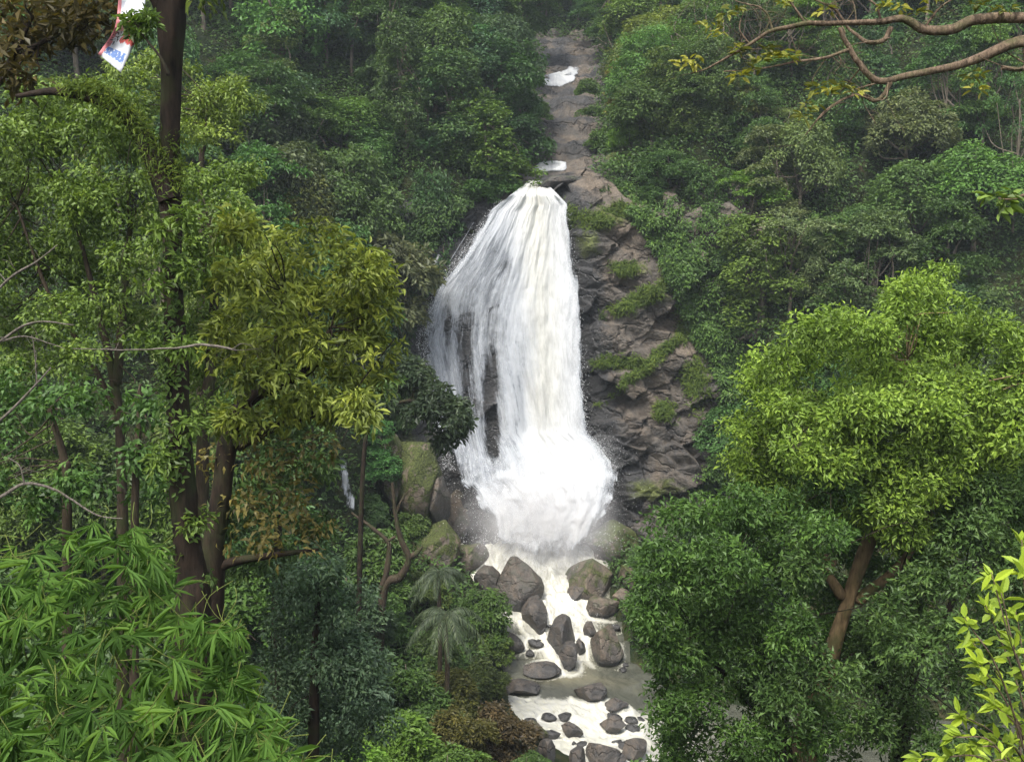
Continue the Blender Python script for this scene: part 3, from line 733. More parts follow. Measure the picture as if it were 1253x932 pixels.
def tree_kind(kind, seed):
    """crown and trunk meshes of a 10 m tree; returns (crown, trunk, crown radius)"""
    rng = np.random.default_rng(seed); g, tg = Geo(), Geo()
    R = {'round': 3.6, 'layered': 4.2, 'vine': 2.6, 'feathery': 3.0, 'bush': 4.6, 'slender': 1.9}[kind]
    blobs = []
    if kind == 'round':
        for _ in range(21):
            d = unit(rng.normal(size=3)); d[2] = abs(d[2])*1.1 - .45
            b = rng.uniform(1.0, 1.75); blobs.append((d[0]*2.2, d[1]*2.2, 5.2 + d[2]*3.6, b, b, b*.9))
        Cn, Nn = shell_points(rng, blobs, 1.7); clumps(g, rng, Cn, Nn, .62, 30, .30, .15, .7, .35, .5)
    elif kind == 'layered':
        for k in range(24):
            z = rng.uniform(2.2, 9.5); r = rng.uniform(.3, 1)*2.9*(1.2 - abs(z - 5.2)/6); th = rng.uniform(0, 6.28)
            b = rng.uniform(1.0, 1.7); blobs.append((r*math.cos(th), r*math.sin(th), z, b, b, b*.42))
        Cn, Nn = shell_points(rng, blobs, 2.1, -.15); clumps(g, rng, Cn, Nn*.4 + np.array((0, 0, .6)), .62, 28, .32, .15, .9, .15, .35)
    elif kind == 'vine':
        for k in range(22):
            z = rng.uniform(1.0, 9.2); th = rng.uniform(0, 6.28); r = rng.uniform(.5, 1.7)*(1.1 - .05*z)
            b = rng.uniform(.7, 1.15); blobs.append((r*math.cos(th), r*math.sin(th), z, b, b, b*1.5))
        Cn, Nn = shell_points(rng, blobs, 1.6, -.8); clumps(g, rng, Cn, Nn, .5, 26, .27, .14, .25, .9, .45)
    elif kind == 'feathery':
        for k in range(15):
            z = rng.uniform(4.5, 9.6); th = rng.uniform(0, 6.28); r = rng.uniform(.3, 2.3)*(1.2 - .09*abs(z - 7))
            b = rng.uniform(.6, 1.1); blobs.append((r*math.cos(th), r*math.sin(th), z, b, b, b*.55))
        Cn, Nn = shell_points(rng, blobs, 2.2); clumps(g, rng, Cn, Nn, .5, 26, .2, .09, .6, .3, .5)
    elif kind == 'bush':
        for k in range(18):
            th = rng.uniform(0, 6.28); r = rng.uniform(.2, 1)*3.3; z = rng.uniform(1.6, 7.6)*(1.15 - .12*r)
            b = rng.uniform(1.2, 2.1); blobs.append((r*math.cos(th), r*math.sin(th), z, b, b, b*.95))
        Cn, Nn = shell_points(rng, blobs, .9); clumps(g, rng, Cn, Nn, .85, 26, .62, .27, .6, .4, .5)
    else:
        for k in range(12):
            z = rng.uniform(3.0, 9.5); th = rng.uniform(0, 6.28); r = rng.uniform(.2, 1.2)
            b = rng.uniform(.55, .95); blobs.append((r*math.cos(th), r*math.sin(th), z, b, b, b*.7))
        Cn, Nn = shell_points(rng, blobs, 2.4); clumps(g, rng, Cn, Nn, .45, 26, .24, .11, .6, .3, .5)
    top = 5.6 if kind != 'bush' else 2.5
    P = smooth_path([(0, 0, -.6), (.1*rng.normal(), .1*rng.normal(), 2), (.2*rng.normal(), .2*rng.normal(), top), (.25*rng.normal(), .25*rng.normal(), 8.3)], 5)
    r0 = .2 if kind != 'feathery' else .11
    tube(tg, P, np.linspace(r0, .04, len(P)), 8, .25, seed)
    for b in blobs[:14]:
        k = int(len(P)*rng.uniform(.35, .75)); limb_tube(tg, rng, P[k], np.array(b[:3]), r0*.42, .025)
    return g.build(kind + '_crown', M['leaf']), tg.build(kind + '_trunk', M['bark_forest'], True), R

KINDS = {k: [tree_kind(k, sd + 100*i) for i in range(n)] for k, n, sd in (('round', 3, 1), ('layered', 3, 2), ('vine', 3, 3), ('feathery', 2, 4), ('bush', 3, 5), ('slender', 1, 6))}
PLACED = []
def plant(kind, px, py_top, Y, wpx, color, name, label, cat, group=None, hmin=2.0, rng=random.Random(3), parts=True, hmax=99, fit=0):
    p = at(px, py_top, Y); z0 = tz(p[0], Y) - .15
    if fit:                                     # the depth at which the ground carries a tree of this shape
        best = None
        for y_ in np.linspace(Y*.72, Y*1.3, 46):
            q = at(px, py_top, y_); h_ = q[2] - tz(q[0], y_) + .15; want = wpx*y_/F*fit
            err = abs(math.log(max(h_, .3)/want)) + .25*abs(math.log(y_/Y))
            if best is None or err < best[0]: best = (err, y_)
        Y = best[1]; p = at(px, py_top, Y); z0 = tz(p[0], Y) - .15
    H = min(max(p[2] - z0, hmin), hmax); R = wpx/2*Y/F
    if fit and H > 2.2*2*R: R = H/4.4
    crown, trunk, Rk = KINDS[kind][rng.randrange(len(KINDS[kind]))]
    r = thing(name, label, cat, (p[0], Y, z0), group)
    r.rotation_euler = (0, 0, rng.uniform(0, 6.28)); sx = R/Rk; r.scale = (sx, sx, H/10)
    link('crown' if cat == 'tree' else 'foliage', crown, r, color); link('trunk' if cat == 'tree' else 'stems', trunk, r)
    PLACED.append((px, py_top, Y, H, R)); return r

DK, MD, LT, PALE, OLV, ORG, BLU = (.060, .120, .034), (.084, .158, .036), (.12, .21, .03), (.125, .17, .07), (.120, .158, .036), (.20, .13, .03), (.058, .124, .050)
def var(c, rng, a=.25):
    f = 1 + rng.uniform(-a, a); return (min(c[0]*f*(1 + rng.uniform(-.2, .2)), .5), min(c[1]*f, .5), c[2]*f*(1 + rng.uniform(-.2, .2)))
WORDS = {'round': 'rounded', 'layered': 'layered', 'vine': 'creeper draped', 'feathery': 'thin feathery', 'slender': 'slender'}
ORD = 'first second third fourth fifth sixth seventh eighth ninth tenth eleventh twelfth'.split()
def cname(c): return {DK: 'dark green', MD: 'green', LT: 'light green', PALE: 'pale greyish', OLV: 'olive', ORG: 'orange tinged', BLU: 'bluish green'}[c]
def forest_row(rng, side, rowname, Y, pxs, H, wpx, mix, cols, dY=2.5):
    if len(pxs) > 2:                            # half as many again, evenly along the row
        m_ = min(12, int(round(len(pxs)*1.4))); pxs = np.interp(np.linspace(0, len(pxs) - 1, m_), range(len(pxs)), pxs)
    wpx = wpx*1.18; H = H*1.05
    for i, px in enumerate(pxs):
        kind = rng.choice(mix); c = rng.choice(cols); y = Y + rng.uniform(-dY, dY); px = px + rng.uniform(-10, 10)
        x = (px - 626.5)/F*y; h = H*rng.uniform(.8, 1.25); z = tz(x, y)
        py = 466 - F*math.tan(math.atan2(z + h - 30, y) + PITCH)
        if kind == 'feathery': h *= 1.1
        lab = f'{cname(c)} {WORDS[kind]} tree, {ORD[i]} from the gorge in the {side} {rowname} row'
        plant(kind, px, py, y, wpx*rng.uniform(.85, 1.25), var(c, rng), 'forest_tree', lab, 'tree', f'forest trees of the {side} hillside', 3, rng)
R1 = random.Random(11)
forest_row(R1, 'left', 'lip', 105.5, [590, 545, 500, 448, 395, 340], 10, 92, ['vine', 'vine', 'round'], [DK, BLU, DK, MD])
forest_row(R1, 'left', 'second', 112, [612, 568, 520, 465, 405, 345], 12, 95, ['vine', 'round', 'layered'], [DK, BLU, MD])
forest_row(R1, 'left', 'third', 120, [626, 584, 535, 480, 425, 365, 300], 12, 88, ['vine', 'round', 'layered'], [DK, BLU, MD])
forest_row(R1, 'left', 'fourth', 130, [630, 588, 545, 490, 435, 380, 320, 260], 12, 85, ['round', 'layered'], [DK, BLU])
forest_row(R1, 'left', 'fifth', 143, [640, 590, 540, 485, 430, 370, 310, 250], 12, 80, ['round', 'layered'], [DK, BLU])
forest_row(R1, 'left', 'slope foot', 82, [360, 325, 290, 250, 205], 12, 105, ['round', 'layered', 'vine'], [DK, OLV, MD])
forest_row(R1, 'left', 'slope middle', 92, [440, 385, 330, 270, 200, 130], 12, 105, ['round', 'layered', 'round'], [DK, DK, OLV])
forest_row(R1, 'left', 'slope top', 99, [415, 360, 300, 235, 165, 95], 12, 100, ['round', 'layered'], [DK, DK, MD])
forest_row(R1, 'left', 'dark valley', 60, [360, 300, 235, 165, 90, 20], 11, 130, ['round', 'layered', 'vine'], [DK, MD])
forest_row(R1, 'left', 'upper west', 112, [285, 215, 145, 70, 0], 13, 100, ['round', 'layered'], [DK, MD, BLU])
forest_row(R1, 'right', 'lip', 105, [800, 845, 890, 935], 9, 78, ['round', 'layered', 'vine'], [MD, DK, OLV])
forest_row(R1, 'right', 'gorge edge', 112, [792, 828, 862, 895, 950, 1005], 9, 80, ['round', 'layered', 'feathery'], [MD, OLV, MD, DK])
forest_row(R1, 'right', 'third', 121, [785, 815, 848, 888, 940, 995, 1050], 10, 82, ['round', 'layered', 'round'], [MD, OLV, DK])
forest_row(R1, 'right', 'fourth', 131, [765, 800, 838, 880, 930, 985, 1040, 1100], 10, 80, ['round', 'layered', 'feathery'], [MD, PALE, DK, BLU])
forest_row(R1, 'right', 'fifth', 143, [755, 790, 832, 878, 930, 985, 1040, 1100, 1160], 11, 78, ['round', 'layered'], [MD, DK, BLU, PALE])
forest_row(R1, 'right', 'sixth', 157, [728, 775, 825, 880, 935, 990, 1050, 1110, 1170, 1230], 11, 75, ['round', 'layered'], [DK, BLU, MD])
forest_row(R1, 'right', 'slope foot', 88, [905, 960, 1020, 1085, 1150, 1215, 1275], 10, 95, ['round', 'layered', 'vine'], [DK, MD, DK, OLV])
forest_row(R1, 'right', 'slope middle', 95, [900, 950, 1005, 1060, 1120, 1185, 1250], 11, 95, ['round', 'layered', 'vine', 'feathery'], [DK, MD, DK, PALE])
forest_row(R1, 'right', 'slope top', 103, [955, 1005, 1065, 1125, 1185, 1250], 11, 92, ['round', 'layered', 'vine'], [DK, BLU, MD, PALE])
forest_row(R1, 'right', 'upper east', 114, [1060, 1120, 1180, 1245], 12, 90, ['round', 'layered', 'feathery'], [DK, BLU, PALE])
forest_row(R1, 'right', 'high east', 128, [1110, 1175, 1240], 12, 85, ['round', 'layered'], [DK, BLU])
forest_row(R1, 'far', 'nearest', 167, [620, 655, 690, 725, 760], 9, 62, ['round', 'layered'], [DK, BLU])
forest_row(R1, 'far', 'second', 182, [600, 645, 690, 735, 785, 835], 13, 75, ['round', 'layered'], [BLU, DK])
forest_row(R1, 'far', 'third', 200, [560, 605, 650, 695, 740, 790, 840, 890], 14, 72, ['round', 'layered'], [BLU, DK])
forest_row(R1, 'far', 'last', 222, [580, 630, 680, 730, 780, 830, 880], 15, 75, ['round', 'layered'], [BLU, DK])

# trees the photograph tells apart
PL = [
 ('round', 305, 72, 88, 150, (0.058, 0.090, 0.039), 'tree', 'domed dark grey green tree right of the tall forked trunk'),
 ('round', 345, 150, 78, 160, (0.070, 0.098, 0.042), 'tree', 'dull grey green domed tree just below the other domed tree right of the trunk'),
 ('layered', 920, 205, 84, 100, (0.109, 0.210, 0.033), 'tree', 'fresh light green tree standing out on the right hillside'),
 ('bush', 900, 275, 82, 56, (0.128, 0.240, 0.033), 'tree', 'small lime green tree at the lower left of the fresh light green one'),
 ('feathery', 945, 130, 92, 75, (0.128, 0.180, 0.061), 'tree', 'pale thin stemmed tree above the fresh light green tree'),
 ('feathery', 1012, 190, 88, 55, (0.115, 0.138, 0.066), 'tree', 'nearly bare pale tree with a long leaning stem on the right hillside'),
 ('round', 1060, 240, 84, 100, (0.070, 0.138, 0.039), 'tree', 'rounded mid green tree right of the bare leaning stem'),
 ('layered', 772, 62, 128, 80, (0.166, 0.156, 0.039), 'tree', 'olive tree with orange brown young leaves right of the upper rapids'),
 ('layered', 812, 78, 128, 70, (0.205, 0.156, 0.044), 'tree', 'yellowish orange topped tree beside the olive tree right of the upper rapids'),
 ('round', 768, 140, 112, 46, (0.115, 0.228, 0.028), 'tree', 'small bright green tree at the right edge of the gorge'),
 ('round', 622, 90, 110, 86, (0.041, 0.094, 0.033), 'tree', 'dark bushy tree leaning over the gorge left of the upper rapids'),
 ('round', 634, 128, 107.5, 62, (0.046, 0.096, 0.031), 'tree', 'dark green tree leaning right over the rock shelf above the falls'),
 ('bush', 600, 196, 103.4, 80, (0.051, 0.114, 0.031), 'tree', 'low green tree at the left lip of the waterfall'),
 ('vine', 540, 215, 102, 85, (0.045, 0.102, 0.033), 'tree', 'creeper covered tree hanging beside the left rock slab of the falls'),
 ('bush', 460, 262, 92, 140, (0.096, 0.114, 0.055), 'tree', 'greyish olive bushy tree left of the thin side strand of the falls'),
 ('bush', 495, 345, 92, 66, (0.049, 0.090, 0.042), 'tree', 'dark greyish tree pressed against the left edge of the falls'),
 ('bush', 505, 430, 86, 80, (0.044, 0.074, 0.033), 'tree', 'dark leaved tree on the ledge left of the falls'),
 ('round', 1170, 320, 70, 130, (0.046, 0.096, 0.033), 'tree', 'dark tree behind the right shoulder of the bright broad tree'),
 ('round', 1215, 360, 66, 130, (0.061, 0.102, 0.037), 'tree', 'grey green domed tree at the right edge behind the bright broad tree'),
]
R2 = random.Random(21)
for (k, px, py, Y, wp, col, cat, lab) in PL: plant(k, px, py, Y, wp, col, 'forest_tree', lab, cat, None, 3, R2, fit=1.15)

PL2 = [('round', 818, 178, 103, 86, (0.064, 0.132, 0.037), 'tree', 'round green tree at the upper right corner of the bare brown cliff top'),
 ('vine', 868, 205, 101, 90, (0.070, 0.138, 0.037), 'tree', 'creeper covered tree right of the upper part of the cliff'),
 ('round', 905, 285, 98, 90, (0.064, 0.126, 0.037), 'tree', 'dark green tree at the right edge of the cliff below the creeper covered one'),
 ('round', 862, 262, 99.5, 60, (0.077, 0.144, 0.037), 'tree', 'small round tree on the right edge of the cliff')]
for (k, px, py, Y, wp, col, cat, lab) in PL2: plant(k, px, py, Y, wp, col, 'forest_tree', lab, cat, None, 3, R2, fit=1.1)
SH = [
 ('bush', 724, 92, 142, 46, (.075, .14, .036), 'small bushy shrub at the right edge of the gorge beside the upper rapids'),
 ('bush', 730, 122, 130, 44, (.070, .13, .036), 'rounded shrub at the right edge of the gorge half way up'),
 ('bush', 738, 152, 118, 40, (.080, .15, .036), 'low shrub at the right edge of the gorge above the cliff top'),
 ('bush', 655, 118, 128, 44, (.065, .125, .036), 'dark shrub hanging over the left edge of the gorge below the upper rapids'),
 ('bush', 540, 768, 61, 70, (.075, .125, .036), 'tangled green shrub hiding the foot of the two palms'),   # shrubs of the banks: kind, px, py of the top, depth, width px, colour, label
 ('bush', 425, 690, 58, 120, (0.061, 0.106, 0.055), 'grey green shrub below the dead bare tree on the left bank'),
 ('bush', 395, 740, 44, 180, (0.070, 0.120, 0.068), 'large greyish leafy shrub right of the bamboo'),
 ('bush', 590, 712, 68, 84, (0.064, 0.120, 0.028), 'dense shrub with yellow green tips beside the palm fronds at the stream edge'),
 ('bush', 600, 760, 66, 60, (0.070, 0.114, 0.024), 'small olive shrub under the dense shrub at the stream edge'),
 ('bush', 455, 640, 72, 110, (0.064, 0.120, 0.028), 'dark green shrub at the foot of the dead bare tree'),
 ('bush', 452, 600, 78, 50, (0.051, 0.102, 0.033), 'dark shrub at the right foot of the small side waterfall'),
 ('vine', 455, 520, 86, 80, (0.064, 0.168, 0.044), 'bright green hanging climber left of the mossy block'),
 ('bush', 500, 620, 84, 60, (0.070, 0.120, 0.028), 'olive scrub at the foot of the mossy block'),
 ('bush', 500, 800, 58, 110, (0.058, 0.114, 0.028), 'green shrub under the palm fronds on the left bank'),
 ('bush', 560, 815, 60, 80, (0.096, 0.108, 0.028), 'straggly olive shrub above the dry brown bush'),
 ('bush', 592, 798, 66, 66, (0.070, 0.102, 0.029), 'low dark olive shrub at the left pool edge above the dry brown bush'),
 ('bush', 645, 915, 60, 60, (0.064, 0.120, 0.031), 'low green plants in front of the lowest cascade beside the dry brown bush'),
 ('bush', 610, 862, 62, 90, (.078, .062, .030), 'dry reddish brown bush at the left edge of the calm pool'),
 ('bush', 560, 868, 54, 90, (0.090, 0.090, 0.024), 'mixed brown and green bush at the bottom centre of the photo'),
 ('bush', 500, 868, 46, 120, (0.096, 0.180, 0.028), 'bright green feathery shrub at the bottom edge right of the grey shrub'),
 ('bush', 440, 890, 34, 130, (0.115, 0.228, 0.033), 'light green bush at the bottom edge right of the bamboo'),
 ('bush', 545, 905, 44, 110, (0.077, 0.144, 0.028), 'low green bush below the mixed brown bush'),
 ('bush', 800, 655, 84, 70, (0.064, 0.132, 0.033), 'green shrub right of the moss topped boulder'),
 ('bush', 795, 720, 78, 70, (0.070, 0.144, 0.033), 'leafy shrub overhanging the small rocks on the right bank'),
 ('bush', 850, 560, 92, 80, (0.064, 0.126, 0.033), 'green shrub covering the right foot of the cliff'),
 ('bush', 870, 620, 84, 90, (0.058, 0.114, 0.031), 'shrub below the right foot of the cliff'),
 ('bush', 890, 420, 95, 66, (0.058, 0.132, 0.039), 'green shrub hanging on the right shoulder of the cliff'),
 ('bush', 868, 345, 97, 70, (0.064, 0.144, 0.039), 'green shrub on the right edge of the cliff below the forest'),
 ('bush', 835, 275, 100, 66, (0.058, 0.120, 0.033), 'dark shrub at the upper right corner of the cliff'),
 ('bush', 800, 215, 103, 60, (0.058, 0.120, 0.033), 'bushy shrub above the bare brown top of the cliff'),
 ('bush', 745, 222, 104.5, 40, (0.064, 0.120, 0.033), 'small shrub at the back of the bare brown cliff top'),
 ('bush', 520, 690, 76, 60, (0.083, 0.126, 0.033), 'yellow green scrub on the mossy left bank'),
 ('bush', 470, 720, 66, 80, (0.064, 0.132, 0.031), 'green shrub between the dead tree and the palm fronds'),
]
for (k, px, py, Y, wp, col, lab) in SH: plant(k, px, py, Y, wp, col, 'shrub', lab, 'shrub', None, .8, R2, fit=.9)

# ground cover of the slopes, and grass on the ledges of the cliff
def ground_cover():
    rng = np.random.default_rng(77); g = Geo()
    Y = np.sqrt(rng.uniform(36, 215**2, 80000)); x = (rng.uniform(-80, 1330, len(Y)) - 626.5)/F*Y
    d, sd, zl, s, hw = stream_coord(x, Y); out_ = np.maximum(sst(-x, 9, 15), sst(x, 19, 25))
    Y[:9000] = rng.uniform(97, 128, 9000); x[:9000] = rng.uniform(-30, 34, 9000); d, sd, zl, s, hw = stream_coord(x, Y); out_ = np.maximum(sst(-x, 9, 15), sst(x, 19, 25))
    ok = (d > hw + .3)*(np.abs(x - xu(Y)) > np.where(Y < 112, 5.5, np.where(Y > 161, -1, 4.6)))*~((Y > 93)*(Y < 101.5)*(x > -15)*(x < 22))
    x, Y = x[ok > 0], Y[ok > 0]; z = terr(x, Y)
    Cn = np.stack((x, Y, z + .25 + 1.1*rng.random(len(x))**2), -1); Nn = np.stack((x*0, -.5 + x*0, x*0 + .9), -1)
    clumps(g, rng, Cn, Nn, np.clip(Y*.014, .35, 1.6), 12, .42, .21, .5, .3, .8, tv=.4)
    return g.build('undergrowth', M['leaf'])
tag(link('undergrowth', ground_cover(), None, (.058, .115, .030)), kind='stuff')

def ledge_grass():
    rng = np.random.default_rng(78); g = Geo()
    spots = [(745, 264, 42, 10, -.25, 330), (792, 362, 48, 7, -.45, 260), (800, 440, 52, 5, -.7, 220), (812, 503, 9, 9, 0, 90), (760, 443, 30, 5, 0, 130), (766, 330, 16, 6, 0, 90), (838, 400, 8, 18, 0, 90), (820, 330, 10, 14, 0, 70), (700, 262, 10, 9, 0, 50), (850, 470, 16, 30, 0, 160)]
    for mx, my, sx, sy, rot, n in spots:
        u, v = rng.normal(size=(2, n))*.55; px = mx + u*sx*math.cos(rot) - v*sy*math.sin(rot); py = my + u*sx*math.sin(rot) + v*sy*math.cos(rot)
        Yd = np.full(n, 98.0)
        for _ in range(8):
            P = at(px, py, Yd); Yd = .5*Yd + .5*(cliff_y(P[:, 0], np.minimum(P[:, 2], 36.5), 2) - .02)
        P = at(px, py, Yd); k = 16
        D = unit(np.array((0, -.55, .9)) + rng.normal(size=(n, k, 3))*.55); N = unit(np.array((0, -.8, .6)) + rng.normal(size=(n, k, 3))*.4)
        L = rng.uniform(.22, .6, (n, k)); t = np.clip(rng.random((n, 1))*.6 + rng.random((n, k))*.4, 0, 1)
        leaf_quads(g, (P[:, None] + rng.normal(size=(n, k, 3))*.15).reshape(-1, 3), N.reshape(-1, 3), D.reshape(-1, 3), L.reshape(-1), L.reshape(-1)*.2, t.reshape(-1), droop=.5)
    return g.build('grass', M['grass'])
tag(link('ledge_grass', ledge_grass(), None, (.070, .112, .024)), kind='stuff')
def creeper(name, label, edge, side, n, seed, color, fade):
    rng = np.random.default_rng(seed); g = Geo(); py = rng.uniform(edge[0][1], edge[-1][1], n*2)
    ex = np.interp(py, [q[1] for q in edge], [q[0] for q in edge]); off = rng.exponential(fade, n*2) - 6 + 9*fbm(np.stack((py*.05, py*0, py*0), -1), 3, seed); px = ex + side*off
    ok = (px > 430)*(px < 925); px, py = px[ok][:n], py[ok][:n]; Yd = np.full(len(px), 98.0)
    for _ in range(8):
        P = at(px, py, Yd); Yd = .5*Yd + .5*(cliff_y(np.clip(P[:, 0], -15.5, 24.5), np.minimum(P[:, 2], 36), 2) - .2)
    P = at(px, py, Yd); P[:, 1] -= rng.random(len(P))*.9
    clumps(g, rng, P, np.tile(np.array((0, -.8, .6)), (len(P), 1)), .62, 22, .36, .17, hang=.8, up=.5, tv=.45)
    me = g.build(name, M['leaf']); loc = P[np.argmax(P[:, 2])]; o = link(name, local(me, loc), None, color, loc); tag(o, label, 'creeper')
def local(me, loc):
    n = len(me.vertices); a_ = np.empty(n*3, np.float32); me.vertices.foreach_get('co', a_); a_ = a_.reshape(-1, 3) - np.asarray(loc, np.float32)
    me.vertices.foreach_set('co', a_.reshape(-1)); me.update(); return me
creeper('creeper', 'curtain of green creepers covering the right edge of the cliff under the forest', [(748, 222), (782, 262), (812, 312), (846, 388), (890, 470), (892, 545), (850, 600)], 1, 1500, 951, (.075, .145, .036), 34)
creeper('creeper', 'dark creepers over the rock at the left edge of the falls', [(585, 232), (545, 268), (512, 318), (498, 370), (490, 440), (505, 520)], -1, 900, 952, (.060, .115, .036), 34)
#@@NEAR
# ------------------------------------------------------------------ near trees and plants
def blobs_px(L_, Y0, rng, dy=2.0, deep=.9):
    out = []
    for b in L_:
        px, py, rx, ry = b[:4]; Y = b[4] if len(b) > 4 else Y0 + rng.uniform(-dy, dy); p = at(px, py, Y); k = Y/F
        out.append((p[0], p[1], p[2], rx*k, max(rx, ry)*k*deep, ry*k))
    return out

def split_blobs(rng, bl, m, k=.52, spread=.75):
    out = []
    for b in bl:
        for _ in range(m):
            d = unit(rng.normal(size=3))*rng.uniform(.35, 1)*spread; r = k*rng.uniform(.6, 1.25)
            out.append((b[0] + d[0]*b[3], b[1] + d[1]*b[4], b[2] + d[2]*b[5], b[3]*r, b[4]*r, b[5]*r*1.05))
    return out

def path_px(P, Y=None):
    """rows (px, py[, Y], r px) to world points and radii"""
    P = [(p[0], p[1], Y, p[2]) if len(p) == 3 else p for p in P]
    S = smooth_path(P, 7); return at(S[:, 0], S[:, 1], S[:, 2]), np.maximum(S[:, 3], .3)*S[:, 2]/F

def local(me, loc):
    n = len(me.vertices); a_ = np.empty(n*3, np.float32); me.vertices.foreach_get('co', a_); a_ = a_.reshape(-1, 3) - np.asarray(loc, np.float32)
    me.vertices.foreach_set('co', a_.reshape(-1)); me.update(); return me

def part(root, name, geo, mat, color=None, smooth=False, label=None):
    o = link(name, local(geo.build(name, mat, smooth), root.location), root, color)
    if label: o['label'] = label
    return o

def crown_geo(rng, blobs, per, rad, n, L, W, six=False, **k):
    g = Geo(); Cn, Nn = shell_points(rng, blobs, per, k.pop('upper', -.5)); clumps(g, rng, Cn, Nn, rad, n, L, W, six=six, **k); return g, Cn

def twigs(g, rng, Cn, blobs, stem, r=.02, n=40):
    """thin branches from points of a stem to clumps of the crown"""
    for c in Cn[rng.choice(len(Cn), min(n, len(Cn)), False)]:
        d = np.linalg.norm(stem - c, axis=1); k = int(np.argmin(d + rng.random(len(d))*.6)); limb_tube(g, rng, stem[k], c, r, r*.25, .15, 4, 5)

# ---- the tall forked trunk on the left
rng = np.random.default_rng(101)
Y0 = 15.0
b0 = at(232, 760, Y0); zb = tz(b0[0], Y0)
root = thing('tall_tree', 'tall dark forked trunk with fern covered side limb and ivy, left of the falls', 'tree', (b0[0], Y0, zb))
base_py = 466 - F*math.tan(math.atan2(zb - .3 - 30, Y0) + PITCH)
g = Geo()
P, R = path_px([(190, -150, 15), (200, -60, 17), (209, 20, 19), (209, 70, 15), (209, 130, 13.5), (208, 190, 15), (207, 240, 18), (211, 300, 14), (212, 380, 15.5), (216, 470, 18), (219, 560, 20), (226, 640, 21), (233, 700, 24), (236, 760, 29), (237, base_py, 40)], Y0)
R = R*.8; tube(g, P, R, 18, .3, 3); main_stem = P
P, R = path_px([(207, 245, 14), (198, 222, 13), (188, 195, 12), (172, 165, 10.5), (152, 140, 9), (128, 124, 8), (98, 116, 6.5), (62, 112, 4.5), (20, 118, 2.5)], 14.9); tube(g, P, R, 12, .2, 4); limb = P
for pts in ([(208, 20, 12), (228, -20, 10), (262, -70, 8), (330, -120, 5)], [(200, 10, 10), (178, -30, 9), (140, -80, 6), (60, -130, 4)], [(204, -40, 10), (215, -120, 8), (250, -190, 5)]):
    P, R = path_px(pts, 15.0); tube(g, P, R, 10, .15, 5)
part(root, 'trunk', g, M['bark_dark'], None, True)
g = Geo()                                                         # hanging ferns and moss on the limb and at the fork
tube_pts = np.vstack((limb[6:46][np.repeat(np.arange(len(limb[6:46])), 15)], main_stem[34:44][np.repeat(np.arange(len(main_stem[34:44])), 10)] + np.array((.13, -.1, .0))))
n = len(tube_pts); tube_pts = tube_pts + rng.normal(size=(n, 3))*.06 + np.array((0, -.03, .085))
D = rng.normal(size=(n, 3))*.7 + np.array((0, -.3, -.25)); N = unit(rng.normal(size=(n, 3)) + np.array((0, -.6, .7)))
for k in range(4):
    leaf_quads(g, tube_pts + rng.normal(size=(n, 3))*.05, N, D + rng.normal(size=(n, 3))*.5, rng.uniform(.06, .19, n), rng.uniform(.012, .026, n), rng.random(n), droop=.4)
part(root, 'ferns', g, M['grass'], (.085, .135, .025))
g = Geo()                                                         # ivy up the lower trunk
k = rng.integers(50, 88, 1700); th = rng.uniform(math.pi, 2*math.pi, 1700); rr = np.interp(k, [50, 62, 75, 88], [.19, .22, .26, .33])
ok = fbm(np.stack((th*1.2, main_stem[np.minimum(k, len(main_stem) - 1), 2]*1.3, th*0), -1), 3, 9) > -.05; k, th, rr = k[ok], th[ok], rr[ok]; k = np.minimum(k, len(main_stem) - 2)
O = np.stack((np.cos(th), np.sin(th), 0*th), -1); Pi = main_stem[k] + O*rr[:, None] + rng.normal(size=(len(k), 3))*.05
leaf_quads(g, Pi, unit(O + rng.normal(size=O.shape)*.4 + np.array((0, 0, .5))), rng.normal(size=O.shape) - np.array((0, 0, .8)), rng.uniform(.07, .14, len(k)), rng.uniform(.035, .06, len(k)), rng.random(len(k)), six=True)
part(root, 'ivy', g, M['leaf'], (.07, .125, .028))
bl = blobs_px([(262, -60, 40, 22), (300, -110, 60, 30), (215, -170, 70, 30), (90, -110, 80, 30), (245, -8, 18, 8), (150, -120, 60, 25)], 15, rng, .8)
bs = split_blobs(rng, blobs_px([(190, 285, 26, 16), (232, 330, 22, 16), (185, 350, 24, 16), (228, 425, 20, 13), (176, 420, 18, 12), (236, 520, 20, 14), (200, 560, 18, 14), (240, 640, 18, 12), (225, 265, 18, 12)], 14.5, rng, .2), 4)
gs, _ = crown_geo(rng, bs, 12, .2, 12, .13, .05, hang=.6, jit=1.2); part(root, 'shoots', gs, M['leaf'], (.10, .165, .032))
g, Cn = crown_geo(rng, bl, 5, .3, 26, .16, .065); part(root, 'crown', g, M['leaf'], (.10, .15, .03))

